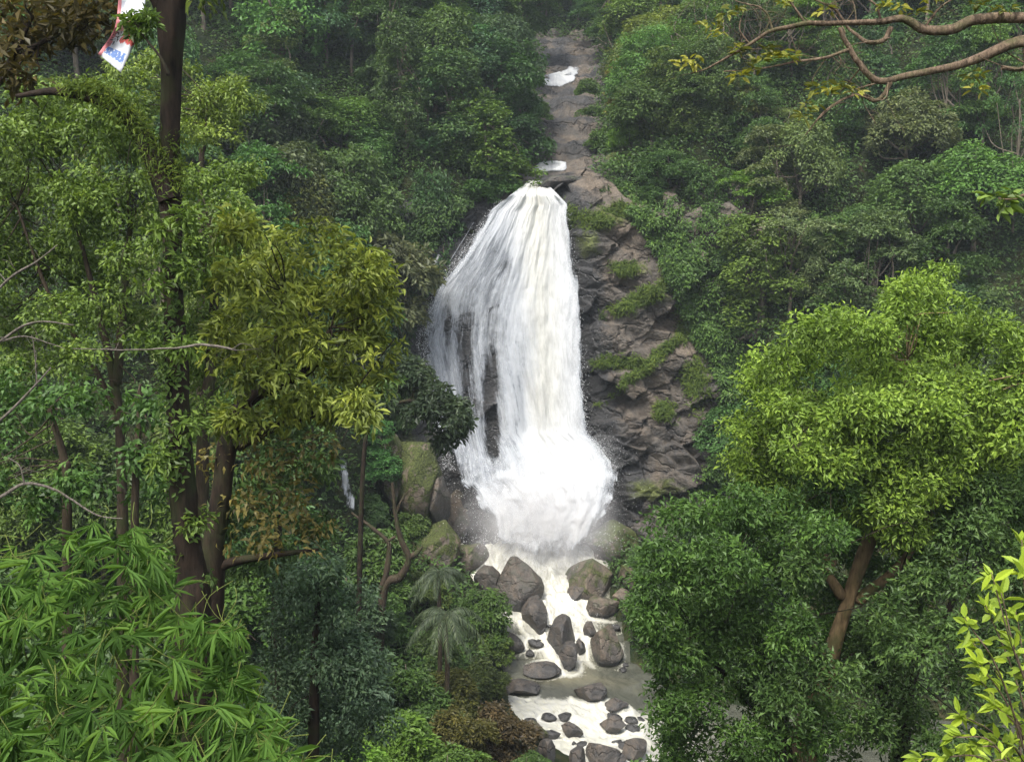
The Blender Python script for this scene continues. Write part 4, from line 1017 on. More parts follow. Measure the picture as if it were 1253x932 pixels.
def near_tree(name, label, cat, Y0, blobs, stems, spec, color, seed, bark='bark_dark', mat='leaf', dy=1.8, ntw=40, tw=.02, extra=None, crown_name='crown', trunk_name='trunk'):
    rng = np.random.default_rng(seed); bl = blobs_px(blobs, Y0, rng, dy)
    bl = split_blobs(rng, bl, spec.get('split', 5), .46, .95)
    g = Geo(); allP = []; foot = None
    for s_ in stems:
        s_ = [list(p) if len(p) == 4 else [p[0], p[1], Y0, p[2]] for p in s_]
        if s_[-1][1] == 'ground':
            x = (s_[-1][0] - 626.5)/F*s_[-1][2]; z = tz(x, s_[-1][2]); s_[-1][1] = 466 - F*math.tan(math.atan2(z - .25 - 30, s_[-1][2]) + PITCH)
            if foot is None: foot = (x, s_[-1][2], z)
        P, R = path_px([tuple(p) for p in s_]); tube(g, P, R, 12, .15, seed); allP.append(P)
    if foot is None: foot = (bl[0][0], Y0, tz(bl[0][0], Y0))
    root = thing(name, label, cat, foot)
    cg = Geo(); Cn, Nn = shell_points(rng, bl, spec['per'], spec.get('upper', -.5))
    clumps(cg, rng, Cn, Nn, spec['rad'], spec['n'], spec['L'], spec['W'], six=spec.get('six', False), up=spec.get('up', .6), hang=spec.get('hang', .3), flat=spec.get('flat', .5), tv=spec.get('tv', .3), jit=spec.get('jit', 1.25), droop=spec.get('droop', .15))
    if ntw: twigs(g, rng, Cn, bl, np.vstack(allP), tw, ntw)
    part(root, trunk_name, g, M[bark], None, True); part(root, crown_name, cg, M[mat], color)
    if extra:
        nm, ebl, sp, col, lab = extra; eb = blobs_px(ebl, Y0, rng, dy*.6); eg = Geo(); Ce, Ne = shell_points(rng, eb, sp['per'], -.7)
        clumps(eg, rng, Ce, Ne, sp['rad'], sp['n'], sp['L'], sp['W'], hang=.5, tv=.45); part(root, nm, eg, M[mat], col, False, lab)
    return root

FINE = dict(split=5, per=9, rad=.34, n=20, L=.17, W=.06, hang=.6, tv=.4)
near_tree('yellow_green_tree', 'yellow green tree with drooping whorled leaves and a leaning dark trunk', 'tree', 17.5,
  [(330, 310, 45, 28), (380, 300, 50, 30), (430, 330, 50, 32), (345, 350, 55, 32), (400, 370, 55, 32), (450, 375, 38, 26), (350, 400, 50, 28), (420, 415, 50, 28), (455, 430, 35, 22), (310, 420, 40, 28), (365, 445, 50, 22), (430, 465, 45, 22), (320, 465, 35, 20), (290, 350, 35, 30), (470, 345, 20, 15), (385, 490, 30, 15), (300, 285, 30, 22), (280, 400, 30, 30), (300, 520, 30, 22), (345, 500, 35, 20), (400, 500, 30, 18), (440, 500, 28, 20), (270, 450, 28, 24)],
  [[(405, 400, 2.5), (385, 445, 6), (345, 468, 8), (305, 488, 10), (282, 530, 12), (274, 580, 12), (266, 640, 13), (260, 700, 15), (252, 'ground', 17.5, 24)], [(440, 470, 2), (400, 500, 4), (340, 520, 6), (290, 545, 8)], [(350, 350, 2), (340, 410, 4), (330, 470, 7)], [(390, 672, 2), (340, 678, 4), (290, 686, 6), (262, 695, 8)]],
  dict(per=9, rad=.26, n=20, L=.155, W=.052, six=True, hang=.6, tv=.5, droop=.3, flat=.4, split=7, jit=1.5), (.180, .232, .046), 201, dy=1.6, ntw=50, tw=.014,
  extra=('young_leaves', [(330, 560, 45, 22), (300, 610, 40, 25), (345, 625, 40, 24), (310, 660, 38, 20), (370, 600, 30, 18), (280, 560, 30, 22), (380, 545, 30, 14), (360, 670, 30, 14), (300, 520, 28, 16), (395, 640, 22, 12)],
         dict(per=5, rad=.28, n=14, L=.17, W=.06), (.125, .115, .034), 'orange tinged young leaves low on the trunk'))
near_tree('fine_leaved_tree', 'light green small leaved tree filling the left edge behind the forked trunk', 'tree', 24,
  [(30, 180, 60, 40), (90, 160, 60, 40), (150, 180, 50, 35), (20, 250, 60, 45), (90, 240, 60, 45), (160, 250, 50, 40), (40, 320, 60, 40), (110, 320, 60, 40), (175, 320, 40, 35), (20, 390, 60, 35), (90, 390, 60, 35), (150, 390, 50, 30), (60, 130, 50, 25), (-40, 300, 60, 60), (130, 120, 40, 25), (40, 440, 40, 20), (110, 440, 40, 18), (-40, 200, 50, 60)],
  [[(90, 260, 2), (120, 380, 4), (142, 480, 5.5), (148, 560, 6), (150, 640, 7), (152, 'ground', 24, 10)], [(20, 250, 1.5), (60, 360, 2.5), (110, 440, 3.5), (140, 500, 4)], [(160, 270, 3), (150, 380, 5), (143, 470, 6)]],
  dict(FINE, per=8, L=.15, W=.055, n=30, split=7, jit=1.5), (.105, .172, .032), 202, 'bark_brown', dy=2.5, ntw=60)
near_tree('fine_leaved_tree', 'light green small leaved tree between the forked trunk and the yellow green tree', 'tree', 26,
  [(250, 230, 45, 30), (290, 260, 45, 30), (235, 290, 40, 35), (285, 320, 45, 30), (240, 350, 40, 30), (300, 210, 25, 18), (260, 400, 45, 30), (215, 420, 35, 30), (300, 370, 35, 30), (245, 460, 40, 25), (255, 510, 35, 25)],
  [[(255, 260, 3), (262, 350, 5), (258, 450, 7), (248, 560, 8), (245, 'ground', 26, 11)]],
  dict(FINE, per=8, L=.16, W=.058, n=30, split=7, jit=1.5), (.108, .178, .032), 203, 'bark_brown', dy=2, ntw=40)
near_tree('feathery_tree', 'bright yellow green feathery tree touching the tall forked trunk on its right', 'tree', 42,
  [(255, 112, 34, 16), (285, 108, 26, 14), (240, 140, 30, 18), (275, 145, 34, 14), (300, 128, 16, 10), (250, 170, 34, 16), (215, 120, 22, 18), (180, 130, 30, 24), (150, 100, 30, 20), (225, 80, 16, 10), (190, 80, 26, 14)],
  [[(255, 120, 1), (250, 180, 2), (246, 260, 4), (246, 'ground', 42, 6)]], dict(FINE, per=5, L=.22, W=.075, rad=.42, n=26, split=7), (.14, .21, .038), 212, 'bark_brown', dy=1.5, ntw=20, tw=.03)
near_tree('reddish_tree', 'dark tree with reddish brown leaves in the top left corner', 'tree', 16,
  [(10, 10, 50, 30), (70, 0, 45, 28), (30, 50, 40, 25), (90, 45, 30, 22), (-30, 60, 40, 40), (10, 90, 30, 18), (125, 15, 22, 20)],
  [[(40, 20, 2), (10, 80, 4), (-60, 200, 6), (-110, 400, 8), (-120, 'ground', 16, 13)], [(100, 30, 2), (40, 60, 3), (-20, 120, 5)]],
  dict(per=8, rad=.3, n=16, L=.17, W=.07, hang=.5, tv=.5), (.075, .064, .020), 204, ntw=30, dy=1)
near_tree('understory_tree', 'bushy green tree low behind the bamboo at the left edge', 'tree', 21,
  [(20, 480, 45, 25), (75, 490, 40, 25), (10, 540, 30, 25), (40, 620, 45, 25), (110, 480, 30, 18), (90, 600, 35, 20), (170, 560, 26, 26), (180, 500, 22, 20), (-30, 600, 50, 40), (185, 610, 24, 20)],
  [[(60, 500, 3), (78, 560, 5), (82, 620, 6), (84, 'ground', 21, 9)], [(172, 470, 2.5), (168, 560, 4), (165, 640, 5), (164, 'ground', 21, 7)]],
  dict(FINE, per=6, L=.2, W=.07), (.06, .13, .03), 205, 'bark_brown', ntw=24)
near_tree('understory_tree', 'leafy mid green tree behind the orange tinged leaves right of the forked trunk', 'tree', 33,
  [(310, 560, 50, 30), (370, 570, 45, 30), (330, 620, 55, 35), (385, 650, 30, 26), (300, 680, 50, 35), (360, 690, 40, 30), (290, 500, 40, 30), (350, 520, 50, 25), (285, 620, 30, 40), (420, 490, 40, 22), (455, 470, 30, 18)],
  [[(345, 560, 3), (340, 650, 5), (335, 'ground', 33, 9)]], dict(FINE, per=5, L=.26, W=.10, rad=.4), (.062, .115, .032), 211, 'bark_brown', ntw=20)
near_tree('overhanging_tree', 'dark leaved branchy tree reaching across the left edge of the falls', 'tree', 60,
  [(505, 470, 32, 22), (540, 500, 30, 24), (550, 530, 22, 18), (520, 510, 30, 22), (485, 450, 35, 20), (560, 510, 14, 12), (470, 480, 30, 24), (540, 545, 12, 12)],
  [[(540, 505, 1), (500, 490, 2), (465, 510, 2.4), (445, 560, 2.8), (436, 'ground', 60, 4)]],
  dict(per=2.6, rad=.6, n=26, L=.42, W=.17, hang=.5, tv=.3), (.05, .078, .042), 206, ntw=16, tw=.03, dy=1.2)
near_tree('grey_leaved_tree', 'large grey green leafy tree at the bottom right of the bamboo', 'tree', 30,
  [(385, 700, 45, 30), (430, 740, 40, 32), (350, 760, 50, 35), (410, 800, 55, 40), (340, 820, 45, 40), (440, 830, 40, 35), (390, 870, 60, 40), (330, 900, 50, 40), (450, 890, 40, 30), (400, 930, 60, 30), (365, 720, 35, 25)],
  [[(390, 720, 3), (385, 820, 6), (382, 'ground', 30, 10)]],
  dict(per=6, rad=.38, n=28, L=.20, W=.065, hang=.55, tv=.35, split=7, jit=1.4), (.065, .115, .06), 207, ntw=20)
near_tree('broad_tree', 'big bright yellow green broad leaved tree on the right', 'tree', 29,
  [(1140, 348, 42, 20), (1135, 385, 55, 28), (1035, 408, 65, 30), (965, 440, 50, 28), (920, 465, 36, 26), (1100, 440, 75, 38), (1190, 430, 65, 38), (1245, 455, 50, 45), (1000, 490, 75, 38), (1085, 505, 75, 42), (1170, 510, 75, 42), (930, 525, 45, 32), (1010, 560, 65, 36), (1095, 590, 70, 38), (920, 575, 42, 24), (1190, 575, 50, 32), (1110, 655, 48, 34), (1070, 625, 50, 30), (1245, 520, 45, 40), (1165, 590, 50, 34), (1300, 480, 60, 60), (960, 600, 45, 22), (1150, 620, 40, 25), (1130, 690, 30, 22), (1060, 555, 60, 40, 28), (1150, 545, 55, 40, 28), (1130, 490, 60, 40, 28), (1100, 640, 40, 30, 27.6), (1190, 500, 40, 40, 28), (1215, 545, 40, 36), (1000, 620, 50, 22, 28), (1110, 380, 30, 30, 28)],
  [[(1110, 440, 3), (1108, 520, 5), (1090, 600, 6), (1060, 670, 9), (1036, 740, 8.5), (1008, 830, 13), (985, 920, 20), (970, 'ground', 27, 26)], [(1000, 500, 3), (1010, 600, 4), (1005, 680, 5), (1030, 730, 7)], [(1190, 470, 2), (1160, 580, 3), (1110, 680, 5), (1050, 735, 8)], [(940, 650, 3), (980, 660, 4), (1020, 690, 6)]],
  dict(per=7, rad=.42, n=26, L=.165, W=.07, six=True, hang=.25, tv=.5, up=.5, split=9, jit=1.5), (.152, .245, .040), 208, 'bark_tan', 'leaf_gloss', dy=2.2, ntw=60, tw=.025)
near_tree('dark_leafy_tree', 'dense dark green tree below and left of the bright broad tree, beside the rapids', 'tree', 26,
  [(845, 625, 45, 28), (905, 610, 60, 32), (965, 645, 60, 36), (815, 690, 42, 42), (890, 690, 60, 42), (965, 710, 50, 36), (825, 770, 50, 42), (905, 775, 60, 45), (975, 790, 45, 40), (850, 845, 52, 36), (930, 850, 55, 40), (985, 850, 30, 30), (795, 740, 28, 34), (1005, 650, 42, 30), (870, 740, 50, 40), (810, 830, 26, 28), (1000, 600, 50, 30, 31), (1060, 655, 50, 34, 31.5), (1110, 700, 50, 34, 32), (1160, 660, 50, 34, 32), (1050, 790, 50, 40, 31), (960, 590, 50, 30, 31), (1100, 620, 60, 40, 32), (1000, 730, 40, 40, 30), (1045, 690, 36, 30, 30.5), (870, 900, 50, 26), (940, 910, 50, 24), (822, 872, 30, 24), (838, 912, 44, 22), (812, 800, 34, 30), (905, 930, 60, 16), (1010, 900, 40, 30), (880, 650, 50, 30), (1010, 600, 40, 24)],
  [[(900, 680, 28, 3), (925, 780, 28, 6), (955, 880, 28, 11), (962, 'ground', 28, 18)], [(840, 760, 28, 3), (890, 830, 28, 5), (945, 880, 28, 8)]],
  dict(per=7, rad=.38, n=30, L=.155, W=.07, hang=.3, tv=.4, split=7, jit=1.4), (.062, .128, .028), 209, 'bark_dark', dy=2, ntw=30)
near_tree('dark_leafy_tree', 'dark green tree at the right below the bright broad tree, with gaps showing white water', 'tree', 27,
  [(1190, 640, 60, 40), (1225, 690, 55, 50), (1150, 715, 50, 38), (1095, 770, 42, 34), (1160, 790, 60, 36), (1080, 830, 45, 36), (1045, 880, 42, 30), (1225, 780, 60, 42), (1080, 905, 50, 24), (1230, 610, 40, 30), (1210, 835, 50, 25), (1000, 925, 40, 20), (1120, 730, 30, 25), (1075, 790, 30, 30), (1003, 815, 36, 34, 24.5), (985, 690, 26, 18, 25), (965, 860, 40, 30, 24.5), (1085, 745, 24, 20, 25), (1280, 720, 50, 70), (1225, 560, 50, 40, 31), (1180, 600, 45, 36, 31), (1250, 620, 40, 40, 30), (1170, 925, 60, 14), (1120, 880, 26, 16), (1215, 900, 40, 24)],
  [[(1180, 700, 29, 3), (1150, 770, 29, 5), (1110, 850, 29, 9), (1090, 'ground', 29, 16)], [(1110, 690, 29, 3), (1080, 740, 29, 5), (1060, 780, 29, 6), (1088, 870, 29, 8)]],
  dict(per=6, rad=.40, n=26, L=.18, W=.075, hang=.3, tv=.4, split=7, jit=1.4), (.066, .125, .034), 210, 'bark_dark', dy=2, ntw=30)

# ---- bamboo in the lower left
def bamboo():
    rng = np.random.default_rng(301); TX = [-60, 20, 90, 130, 190, 205, 225, 290, 300, 330, 372]; TY = [640, 660, 640, 622, 636, 690, 742, 748, 805, 875, 940]
    x0 = at(120, 900, 10); root = thing('bamboo', 'bright green bamboo with drooping fans of narrow leaves in the lower left', 'bamboo', (x0[0], 10.0, tz(x0[0], 10)))
    g, cg = Geo(), Geo(); nodes = []
    px = rng.uniform(-60, 370, 2600); top = np.interp(px, TX, TY); py = top + 8 + rng.random(2600)*(1000 - top); keep = py < 990
    px, py, top = px[keep][:640], py[keep][:640], top[keep][:640]
    Y = 12.2 - 3.6*np.clip((py - 620)/340, 0, 1) + rng.normal(size=len(px))*.5
    nodes = at(px, py, Y); n, k = len(px), 8
    az = rng.uniform(0, 2*np.pi, n); axis = unit(np.stack((np.cos(az), np.sin(az) - .45, -.55 + .5*rng.normal(size=n)), -1))
    Nf = unit(np.array((0, -.35, .8)) + rng.normal(size=(n, 3))*.35); Nf = unit(Nf - axis*np.sum(Nf*axis, -1, keepdims=True)); sd = np.cross(axis, Nf)
    an = np.linspace(-1.15, 1.15, k)[None] + rng.normal(size=(n, k))*.14
    D = axis[:, None]*np.cos(an)[..., None] + sd[:, None]*np.sin(an)[..., None] - np.array((0, 0, .18))
    Lk = rng.uniform(.24, .42, (n, 1))*(1 - .25*np.abs(an)/1.2)*rng.uniform(.8, 1.15, (n, k)); Lk[rng.random((n, k)) < .12] *= .3
    Pn = nodes[:, None] + axis[:, None]*rng.uniform(-.05, .05, (n, k, 1)); t = np.clip(rng.random((n, 1))*.7 + rng.random((n, k))*.3, 0, 1)
    leaf_quads(g, Pn.reshape(-1, 3), np.repeat(Nf, k, 0) + rng.normal(size=(n*k, 3))*.12, D.reshape(-1, 3), Lk.reshape(-1), Lk.reshape(-1)*.135, t.reshape(-1), fold=.03, droop=.16, six=True)
    for q in range(26):
        bx = rng.uniform(-1.2, 1.2); by = rng.uniform(-.8, .8); f = np.array((x0[0] + bx, 10 + by, tz(x0[0] + bx, 10 + by) - .1)); e = nodes[rng.integers(n)]
        mid = (f + e)/2 + np.array((0, 0, .5*np.linalg.norm(e - f)*.35)); P = smooth_path([f, mid, e], 8); tube(cg, P, np.linspace(.022, .005, len(P)), 6)
    for q in rng.choice(n, 260, False):
        e = nodes[q]; f = e - axis[q]*rng.uniform(.25, .6) + np.array((0, .15, -.05)); limb_tube(cg, rng, f, e, .006, .003, .1, 3, 4)
    part(root, 'leaves', g, M['grass'], (.066, .142, .028)); part(root, 'culms', cg, M['culm'], None, True)
bamboo()

# ---- bare dead tree, palms and twigs
def wood(name, label, cat, Y0, stems, bark, foot, seed, nt=0, tl=.3, leaves=None, thin=1.0):
    rng = np.random.default_rng(seed); g = Geo(); allP = []
    root = thing(name, label, cat, foot)
    for s_ in stems:
        P, R = path_px(s_, Y0 if len(s_[0]) == 3 else None); R = R*thin; P = P + .012*fbm(P*6, 3, seed)[:, None]*np.array((1., .5, 1.)) if Y0 < 20 else P; tube(g, P, R, 10, .45, seed); allP.append((P, R))
    for q in range(nt):
        P, R = allP[rng.integers(len(allP))]; k = rng.integers(int(len(P)*(.55 if len(P) > 60 else .15)), len(P) - 1); d = unit(rng.normal(size=3) + np.array((0, 0, .25))); l = tl*rng.uniform(.3, 1.2)
        pts = smooth_path([P[k], P[k] + d*l*.5 + rng.normal(size=3)*l*.12, P[k] + d*l + rng.normal(size=3)*l*.25], 4); r0 = min(R[k]*.45, tl*.02)
        tube(g, pts, np.linspace(r0, r0*.3, len(pts)), 5); allP.append((pts, np.linspace(r0, r0*.3, len(pts)))) if q < nt*.5 and l > tl*.4 else None
    part(root, 'trunk' if cat == 'tree' else 'branches', g, M[bark], None, True)
    if leaves:
        pl, rx, n, L_, W_, col = leaves; lg = Geo(); Cc = np.array([at(p[0], p[1], Y0) for p in pl])
        clumps(lg, rng, Cc, np.tile(np.array((0., -.3, .9)), (len(Cc), 1)), rx, n, L_, W_, hang=.4, six=True, tv=.6); part(root, 'leaves', lg, M['leaf_gloss'], col)
    return root
def foot_at(px, Y): x = (px - 626.5)/F*Y; return (x, Y, tz(x, Y))
fz = foot_at(462, 72); fpy = 466 - F*math.tan(math.atan2(fz[2] - .3 - 30, 72) + PITCH)
wood('dead_tree', 'bare crooked brown dead tree on the left bank beside the falls', 'tree', 72,
  [[(480, 590, 2), (484, 630, 3), (490, 658, 4), (500, 682, 5), (490, 705, 6), (470, 722, 7), (462, fpy, 8)], [(500, 682, 4.5), (510, 676, 3.5), (517, 669, 2)], [(430, 627, 1.6), (452, 643, 2.6), (474, 662, 3.2), (476, 678, 4), (473, 700, 5), (466, 722, 5)], [(474, 662, 2.5), (484, 656, 1.6)], [(484, 630, 2), (492, 610, 1.4), (500, 600, .8)]],
  'bark_brown', fz, 401, 22, 1.6, thin=.8)

def palm(px, py, Y, seed, label, Lf=3.0):
    rng = np.random.default_rng(seed); c = at(px, py, Y); z0 = tz(c[0], Y); root = thing('palm', label, 'palm', (c[0], Y, z0))
    tg = Geo(); tube(tg, np.array(((c[0], Y, z0 - .3), (c[0] + .1, Y, (z0 + c[2])/2), tuple(c))), [.2, .17, .16], 10, .2, seed); part(root, 'trunk', tg, M['bark_brown'], None, True)
    g = Geo()
    for q in range(15):
        az = q*2.4 + rng.uniform(-.2, .2); lift = rng.uniform(.1, 1.0); s = np.linspace(0, 1, 12); L_ = Lf*rng.uniform(.8, 1.1)
        P = c + np.stack((np.cos(az)*s*L_*.8, np.sin(az)*s*L_*.8, lift*s*L_*.8 - 1.25*L_*s**2*.75), -1); T = unit(np.gradient(P, axis=0)); tube(g, P, np.linspace(.03, .008, 12), 5)
        sp = np.repeat(np.linspace(.08, 1, 34), 2); Pl = np.stack([np.interp(sp, s, P[:, j]) for j in range(3)], -1); Tl = np.stack([np.interp(sp, s, T[:, j]) for j in range(3)], -1)
        sgn = np.tile((1., -1.), 34)[:, None]; sd = unit(np.cross(Tl, (0, 0, 1.)))*sgn; D = sd + Tl*.6 - np.array((0, 0, .75)) + rng.normal(size=Pl.shape)*.1
        leaf_quads(g, Pl, unit(np.cross(D, Tl)*sgn + rng.normal(size=Pl.shape)*.1), D, Lf*.24*np.sin(np.clip(sp*2.6 + .35, 0, 3.0))**.6, .07, np.clip(.5 + rng.normal(size=len(sp))*.2, 0, 1), fold=.03, droop=.25)
    part(root, 'fronds', g, M['leaf'], (.075, .105, .060))
palm(536, 700, 70, 501, 'grey green palm with hanging fronds just below the mossy brown mound', 2.6)
palm(545, 752, 66, 502, 'larger palm with arching fronds beside the dense shrub at the stream edge', 3.4)

wood('bare_branches', 'pale bare forked twigs reaching in from the left edge under the light green tree', 'branch', 13,
  [[(-60, 470, 5), (0, 418, 3), (40, 395, 2.2), (90, 398, 1.2)], [(-60, 440, 4), (0, 352, 3), (45, 320, 2), (70, 300, 1)], [(0, 418, 2), (30, 412, 1.6), (80, 426, 1)], [(-60, 560, 5), (0, 514, 3.4), (35, 480, 2.6), (62, 450, 1.4)], [(45, 470, 1.8), (42, 430, 1.2), (38, 410, .8)], [(90, 426, 1.0), (150, 428, 1.4), (210, 426, 2.0), (250, 422, 3), (290, 428, 2.4)], [(-90, 560, 8), (-85, 640, 9), (-80, 900, 12), (-80, 1150, 15)], [(-60, 470, 5), (-80, 520, 7), (-88, 600, 8)], [(-60, 440, 4), (-75, 470, 5), (-85, 540, 7)]],
  'bark_grey', foot_at(-80, 13), 402, 90, .5, thin=.55)
wood('bare_branches', 'pale crooked dead branch lying over the top of the bamboo at the left', 'branch', 12.4,
  [[(-60, 640, 4), (0, 608, 3.4), (30, 592, 3), (62, 596, 2.6), (90, 612, 2.2), (120, 630, 1.6), (150, 634, 1)], [(30, 592, 2), (24, 570, 1.4), (10, 560, 1)], [(-60, 640, 4), (-80, 800, 6), (-85, 1150, 9)]],
  'bark_grey', foot_at(-85, 12.4), 403, 14, .3, thin=.6)
Yb = 9.0
fx = foot_at(1500, Yb)
wood('overhanging_branch', 'bare twisting brown branch with few small leaves across the top right corner', 'branch', Yb,
  [[(1500, 1400, 40), (1490, 700, 34), (1470, 200, 26), (1420, 60, 15), (1330, 30, 10), (1253, 22, 8), (1195, 24, 7.5), (1165, 36, 7), (1130, 36, 6), (1106, 22, 5), (1078, 27, 4.5), (1035, 28, 4), (985, 30, 3.6), (945, 38, 3), (918, 54, 2.4), (898, 66, 1.8), (865, 84, 1.2), (845, 90, .8)],
   [(1440, 90, 14), (1340, 60, 9), (1253, 50, 7.5), (1200, 70, 7), (1165, 82, 6), (1110, 93, 5), (1074, 99, 4.6), (1052, 78, 4.2), (1036, 52, 3.6), (1028, 34, 3)],
   [(1090, 100, 3.5), (1082, 115, 3), (1070, 123, 2.6), (1045, 116, 2), (1010, 136, 1.4), (985, 166, .9)], [(1040, 60, 2.5), (1012, 70, 2), (975, 75, 1.6), (930, 84, 1), (885, 88, .7)], [(1090, 34, 4), (1080, 50, 3.4), (1060, 50, 2.8), (1040, 36, 2)],
   [(1225, 84, 3), (1253, 84, 3.4), (1256, 60, 4)], [(985, 30, 2), (970, 8, 1.4), (950, -12, 1)], [(945, 38, 1.6), (935, 12, 1.1), (900, 2, .8)], [(1130, 36, 2), (1150, 10, 1.4), (1180, -10, 1)], [(1078, 27, 2), (1070, 5, 1.3), (1040, -8, .8)], [(918, 54, 1.4), (905, 36, 1), (910, 14, .7)], [(1040, 36, 2), (1020, 10, 1.4), (990, -4, .9)]],
  'bark_branch', fx, 404, 420, .38, thin=.8, leaves=
  ([(870, 30), (885, 20), (902, 60), (912, 66), (930, 72), (955, 66), (965, 70), (925, 84), (940, 60), (1000, 108), (1015, 112), (1030, 105), (1045, 110), (990, 128), (985, 142), (848, 74), (838, 78), (900, 10), (960, 5), (1010, 12), (1100, 8), (1140, -2), (1200, 6), (1195, 92), (1196, 108), (1230, 12), (1080, 8), (880, 40), (905, 92), (1120, 15)], .075, 12, .085, .035, (.17, .19, .04)))
wood('hanging_sprig', 'small leafy twig hanging in at the right edge above the bright tree', 'branch', 8,
  [[(1480, 330, 4), (1330, 236, 3), (1262, 238, 2), (1240, 244, 1.4), (1222, 243, .8)]], 'bark_branch', foot_at(1480, 8), 405, 0, .1,
  ([(1240, 242), (1232, 250), (1222, 243), (1212, 240), (1225, 256), (1238, 236)], .06, 7, .12, .05, (.12, .19, .04)))

def near_shrub():
    rng = np.random.default_rng(601); Y0 = 5.0
    root = thing('leafy_shrub', 'close shrub with bright yellow green leaf rosettes in the bottom right corner', 'shrub', foot_at(1330, Y0)); g, lg = Geo(), Geo()
    tips = [(1190, 785), (1172, 872), (1213, 700), (1250, 692), (1243, 748), (1200, 832), (1230, 868), (1250, 822), (1210, 905), (1183, 915), (1250, 905), (1150, 926), (1120, 930), (1206, 740), (1180, 755), (1225, 725), (1240, 790), (1195, 808), (1250, 660), (1215, 860), (1165, 900), (1235, 930), (1200, 940), (1275, 740), (1290, 820), (1270, 880)]
    for px, py in tips:
        Y = Y0 + rng.uniform(-.5, .6); e = at(px, py, Y); f = at(1300 + rng.uniform(-30, 60), 1050 + rng.uniform(-60, 60), Y0 + .1); mid = at((px*1.1 + 1290)/2.1, (py + 960)/2 - 10, Y)
        P = smooth_path([f, mid, e], 7); tube(g, P, np.linspace(.008, .0025, len(P)), 5)
        n = rng.integers(7, 12); ax_ = unit(P[-1] - P[-3] + rng.normal(size=3)*.01); D = unit(rng.normal(size=(n, 3)) + ax_*1.1 + np.array((0, 0, .3))); N = unit(np.array((0, -.4, .8)) + rng.normal(size=(n, 3))*.45)
        leaf_quads(lg, e - ax_*rng.uniform(0, .06, (n, 1)), N, D, rng.uniform(.055, .115, n), rng.uniform(.026, .044, n), np.clip(.3 + .7*rng.random(n), 0, 1), fold=.1, six=True)
        for q in range(5, len(P) - 2, 2):
            D = unit(rng.normal(size=(2, 3)) + np.array((0, 0, .4))); leaf_quads(lg, np.repeat(P[q:q + 1], 2, 0), unit(np.array((0, -.4, .8)) + rng.normal(size=(2, 3))*.4), D, rng.uniform(.05, .09, 2), .03, rng.random(2), six=True)
    c = at(1330, 1050, Y0); tube(g, np.array(((c[0], Y0, tz(c[0], Y0) - .1), (c[0] + .03, Y0, (c[2] + tz(c[0], Y0))/2), (c[0], Y0 + .1, c[2] + .05))), [.03, .025, .012], 8)
    part(root, 'stems', g, M['bark_branch'], None, True); part(root, 'leaves', lg, M['leaf_gloss'], (.20, .29, .03))
near_shrub()

# ---- torn printed banner caught in the tree at the top left
def banner():
    m, t, out = new_mat('banner_cloth')
    s = nd(t, 'SeparateXYZ'); t.links.new(nd(t, 'Attribute', attribute_name='cloth').outputs['Vector'], s.inputs[0]); u, v = s.outputs[0], s.outputs[1]
    ns = noise(t, coords(t, (1, 1, 1), 'cloth'), 9, 4, .6); n2 = noise(t, coords(t, (14, 30, 1), 'cloth'), 1, 3, .6)
    def box(a_, lo, hi): return math_(t, 'MULTIPLY', math_(t, 'GREATER_THAN', a_, lo), math_(t, 'LESS_THAN', a_, hi))
    uj = math_(t, 'ADD', u, math_(t, 'MULTIPLY_ADD', ns, .3, -.15)); vj = math_(t, 'ADD', v, math_(t, 'MULTIPLY_ADD', ns, .12, -.06))
    c = mixc(t, box(uj, -1, .14), (.50, .52, .55), (.42, .15, .16))
    c = mixc(t, math_(t, 'MULTIPLY', box(uj, .42, 2), box(vj, .60, .80)), c, (.40, .08, .07))
    c = mixc(t, math_(t, 'MULTIPLY', box(uj, .2, .55), box(vj, .5, .66)), c, (.62, .36, .33))
    c = mixc(t, math_(t, 'MULTIPLY', math_(t, 'MULTIPLY', box(u, .04, .36), box(v, .66, .84)), math_(t, 'GREATER_THAN', n2, .53)), c, (.06, .05, .05))
    c = mixc(t, math_(t, 'MULTIPLY', math_(t, 'MULTIPLY', box(u, .14, .9), box(v, .875, .95)), math_(t, 'GREATER_THAN', n2, .42)), c, (.10, .17, .36))
    principled(t, out, c, .5, .3)
    n, k = 30, 10; tt = np.linspace(0, 1, n); L_ = smooth_path([(152, -60), (145, 0), (142, 28), (135, 45), (120, 66)], 12); R_ = smooth_path([(184, -60), (178, 0), (175, 20), (167, 48), (148, 89)], 12)
    li = np.stack([np.interp(tt, np.linspace(0, 1, len(L_)), L_[:, j]) for j in (0, 1)], -1); ri = np.stack([np.interp(tt, np.linspace(0, 1, len(R_)), R_[:, j]) for j in (0, 1)], -1)
    uu = np.linspace(0, 1, k); px = li[:, None] + (ri - li)[:, None]*uu[None, :, None]
    Y = 14.2 + .06*np.sin(uu*5)[None] + .10*np.sin(tt*9)[:, None] + .1*fbm(np.stack(np.broadcast_arrays(uu[None]*3, tt[:, None]*5, 0*uu[None]), -1), 3, 71)
    V = at(px[..., 0], px[..., 1], Y).reshape(-1, 3); uv = np.stack(np.broadcast_arrays(uu[None], tt[:, None], 0.), -1).reshape(-1, 3); f = grid_faces(n, k)
    o = link('banner', mesh('banner', V, f, m, {'cloth': uv}, True)); so_ = o.modifiers.new('thickness', 'SOLIDIFY'); so_.thickness = .004
    tag(o, 'torn white and red printed banner hanging beside the top of the forked trunk', 'banner')
banner()
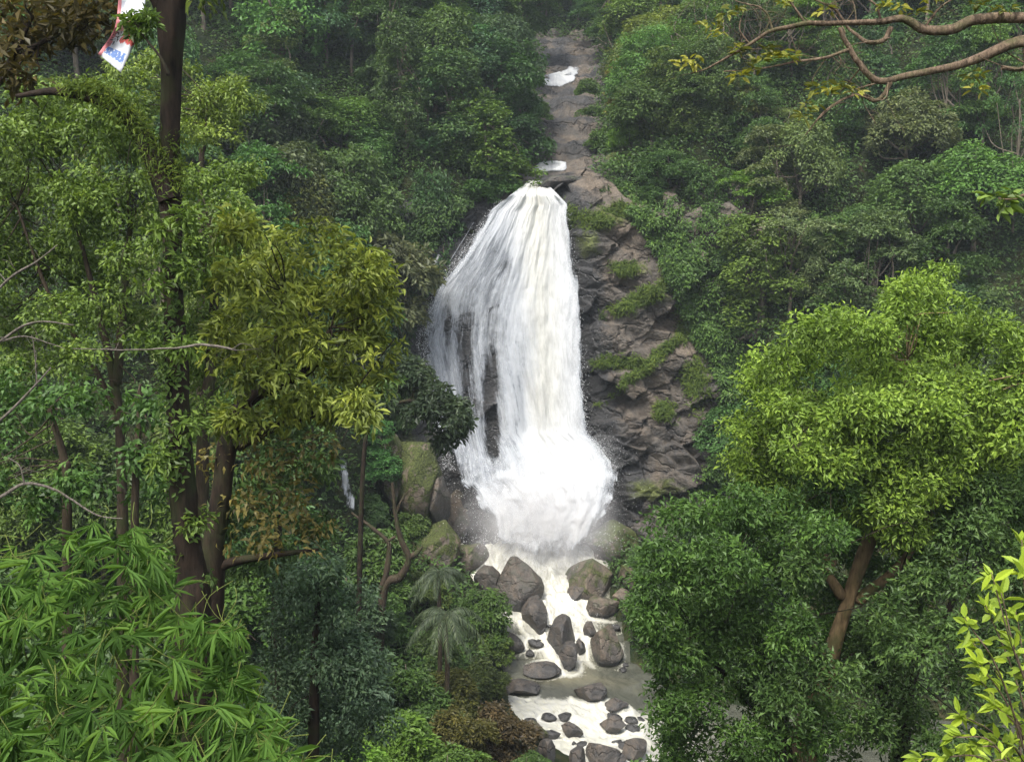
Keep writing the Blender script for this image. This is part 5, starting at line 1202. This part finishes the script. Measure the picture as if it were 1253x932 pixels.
near_tree('leafy_sprig', 'green leafy sprig in front of the middle of the torn banner', 'branch', 13.8, [(158, 26, 14, 8), (172, 34, 12, 9), (180, 24, 8, 6)], [[(165, 28, .6), (180, 50, 1), (196, 70, 1.6), (206, 92, 2.5)]],
  dict(per=14, rad=.12, n=9, L=.11, W=.045, hang=.4), (.085, .15, .03), 701, ntw=4, tw=.005, dy=.1, crown_name='leaves', trunk_name='twig')
#@@HAZE
# ------------------------------------------------------------------ mist of the falls and the valley air
def box_mesh(name, lo, hi, mat):
    V = np.array([(x, y, z) for x in (lo[0], hi[0]) for y in (lo[1], hi[1]) for z in (lo[2], hi[2])], float)
    Fc = np.array(((0, 1, 3, 2), (4, 6, 7, 5), (0, 4, 5, 1), (2, 3, 7, 6), (0, 2, 6, 4), (1, 5, 7, 3)))
    return mesh(name, V, Fc, mat)
def haze():
    m, t, out = new_mat('haze'); v = nd(t, 'VolumePrincipled'); v.inputs['Density'].default_value = HAZE; v.inputs['Color'].default_value = (.80, .90, .97, 1); v.inputs['Anisotropy'].default_value = .2
    t.links.new(v.outputs[0], out.inputs['Volume'])
    tag(link('haze', box_mesh('haze', (-332, -62, -20), (332, 432, 142), m)), kind='stuff')
haze()
def mist():
    import bmesh
    m, t, out = new_mat('mist'); v = nd(t, 'VolumePrincipled'); v.inputs['Color'].default_value = (1, 1, 1, 1); v.inputs['Anisotropy'].default_value = -.35
    o_ = nd(t, 'TexCoord').outputs['Object']; ln = nd(t, 'VectorMath', operation='LENGTH'); t.links.new(o_, ln.inputs[0])
    f = math_(t, 'POWER', math_(t, 'SUBTRACT', 1.0, ln.outputs['Value'], clamp=True), 1.3)
    n = noise(t, coords(t), .45, 3, .6)
    dn = math_(t, 'MULTIPLY', f, math_(t, 'MULTIPLY', math_(t, 'MULTIPLY_ADD', n, 1.8, -.45, clamp=True), MIST)); t.links.new(dn, v.inputs['Density']); t.links.new(v.outputs[0], out.inputs['Volume'])
    bm = bmesh.new(); bmesh.ops.create_icosphere(bm, subdivisions=3, radius=1); me = bpy.data.meshes.new('mist'); bm.to_mesh(me); bm.free(); me.materials.append(m)
    o = link('mist', me); p = at(662, 640, 91.5); o.location = p; o.scale = (8.2, 5.6, 6.5); tag(o, kind='stuff'); m.cycles.volume_step_rate = 4 if hasattr(m.cycles, 'volume_step_rate') else 1
mist()
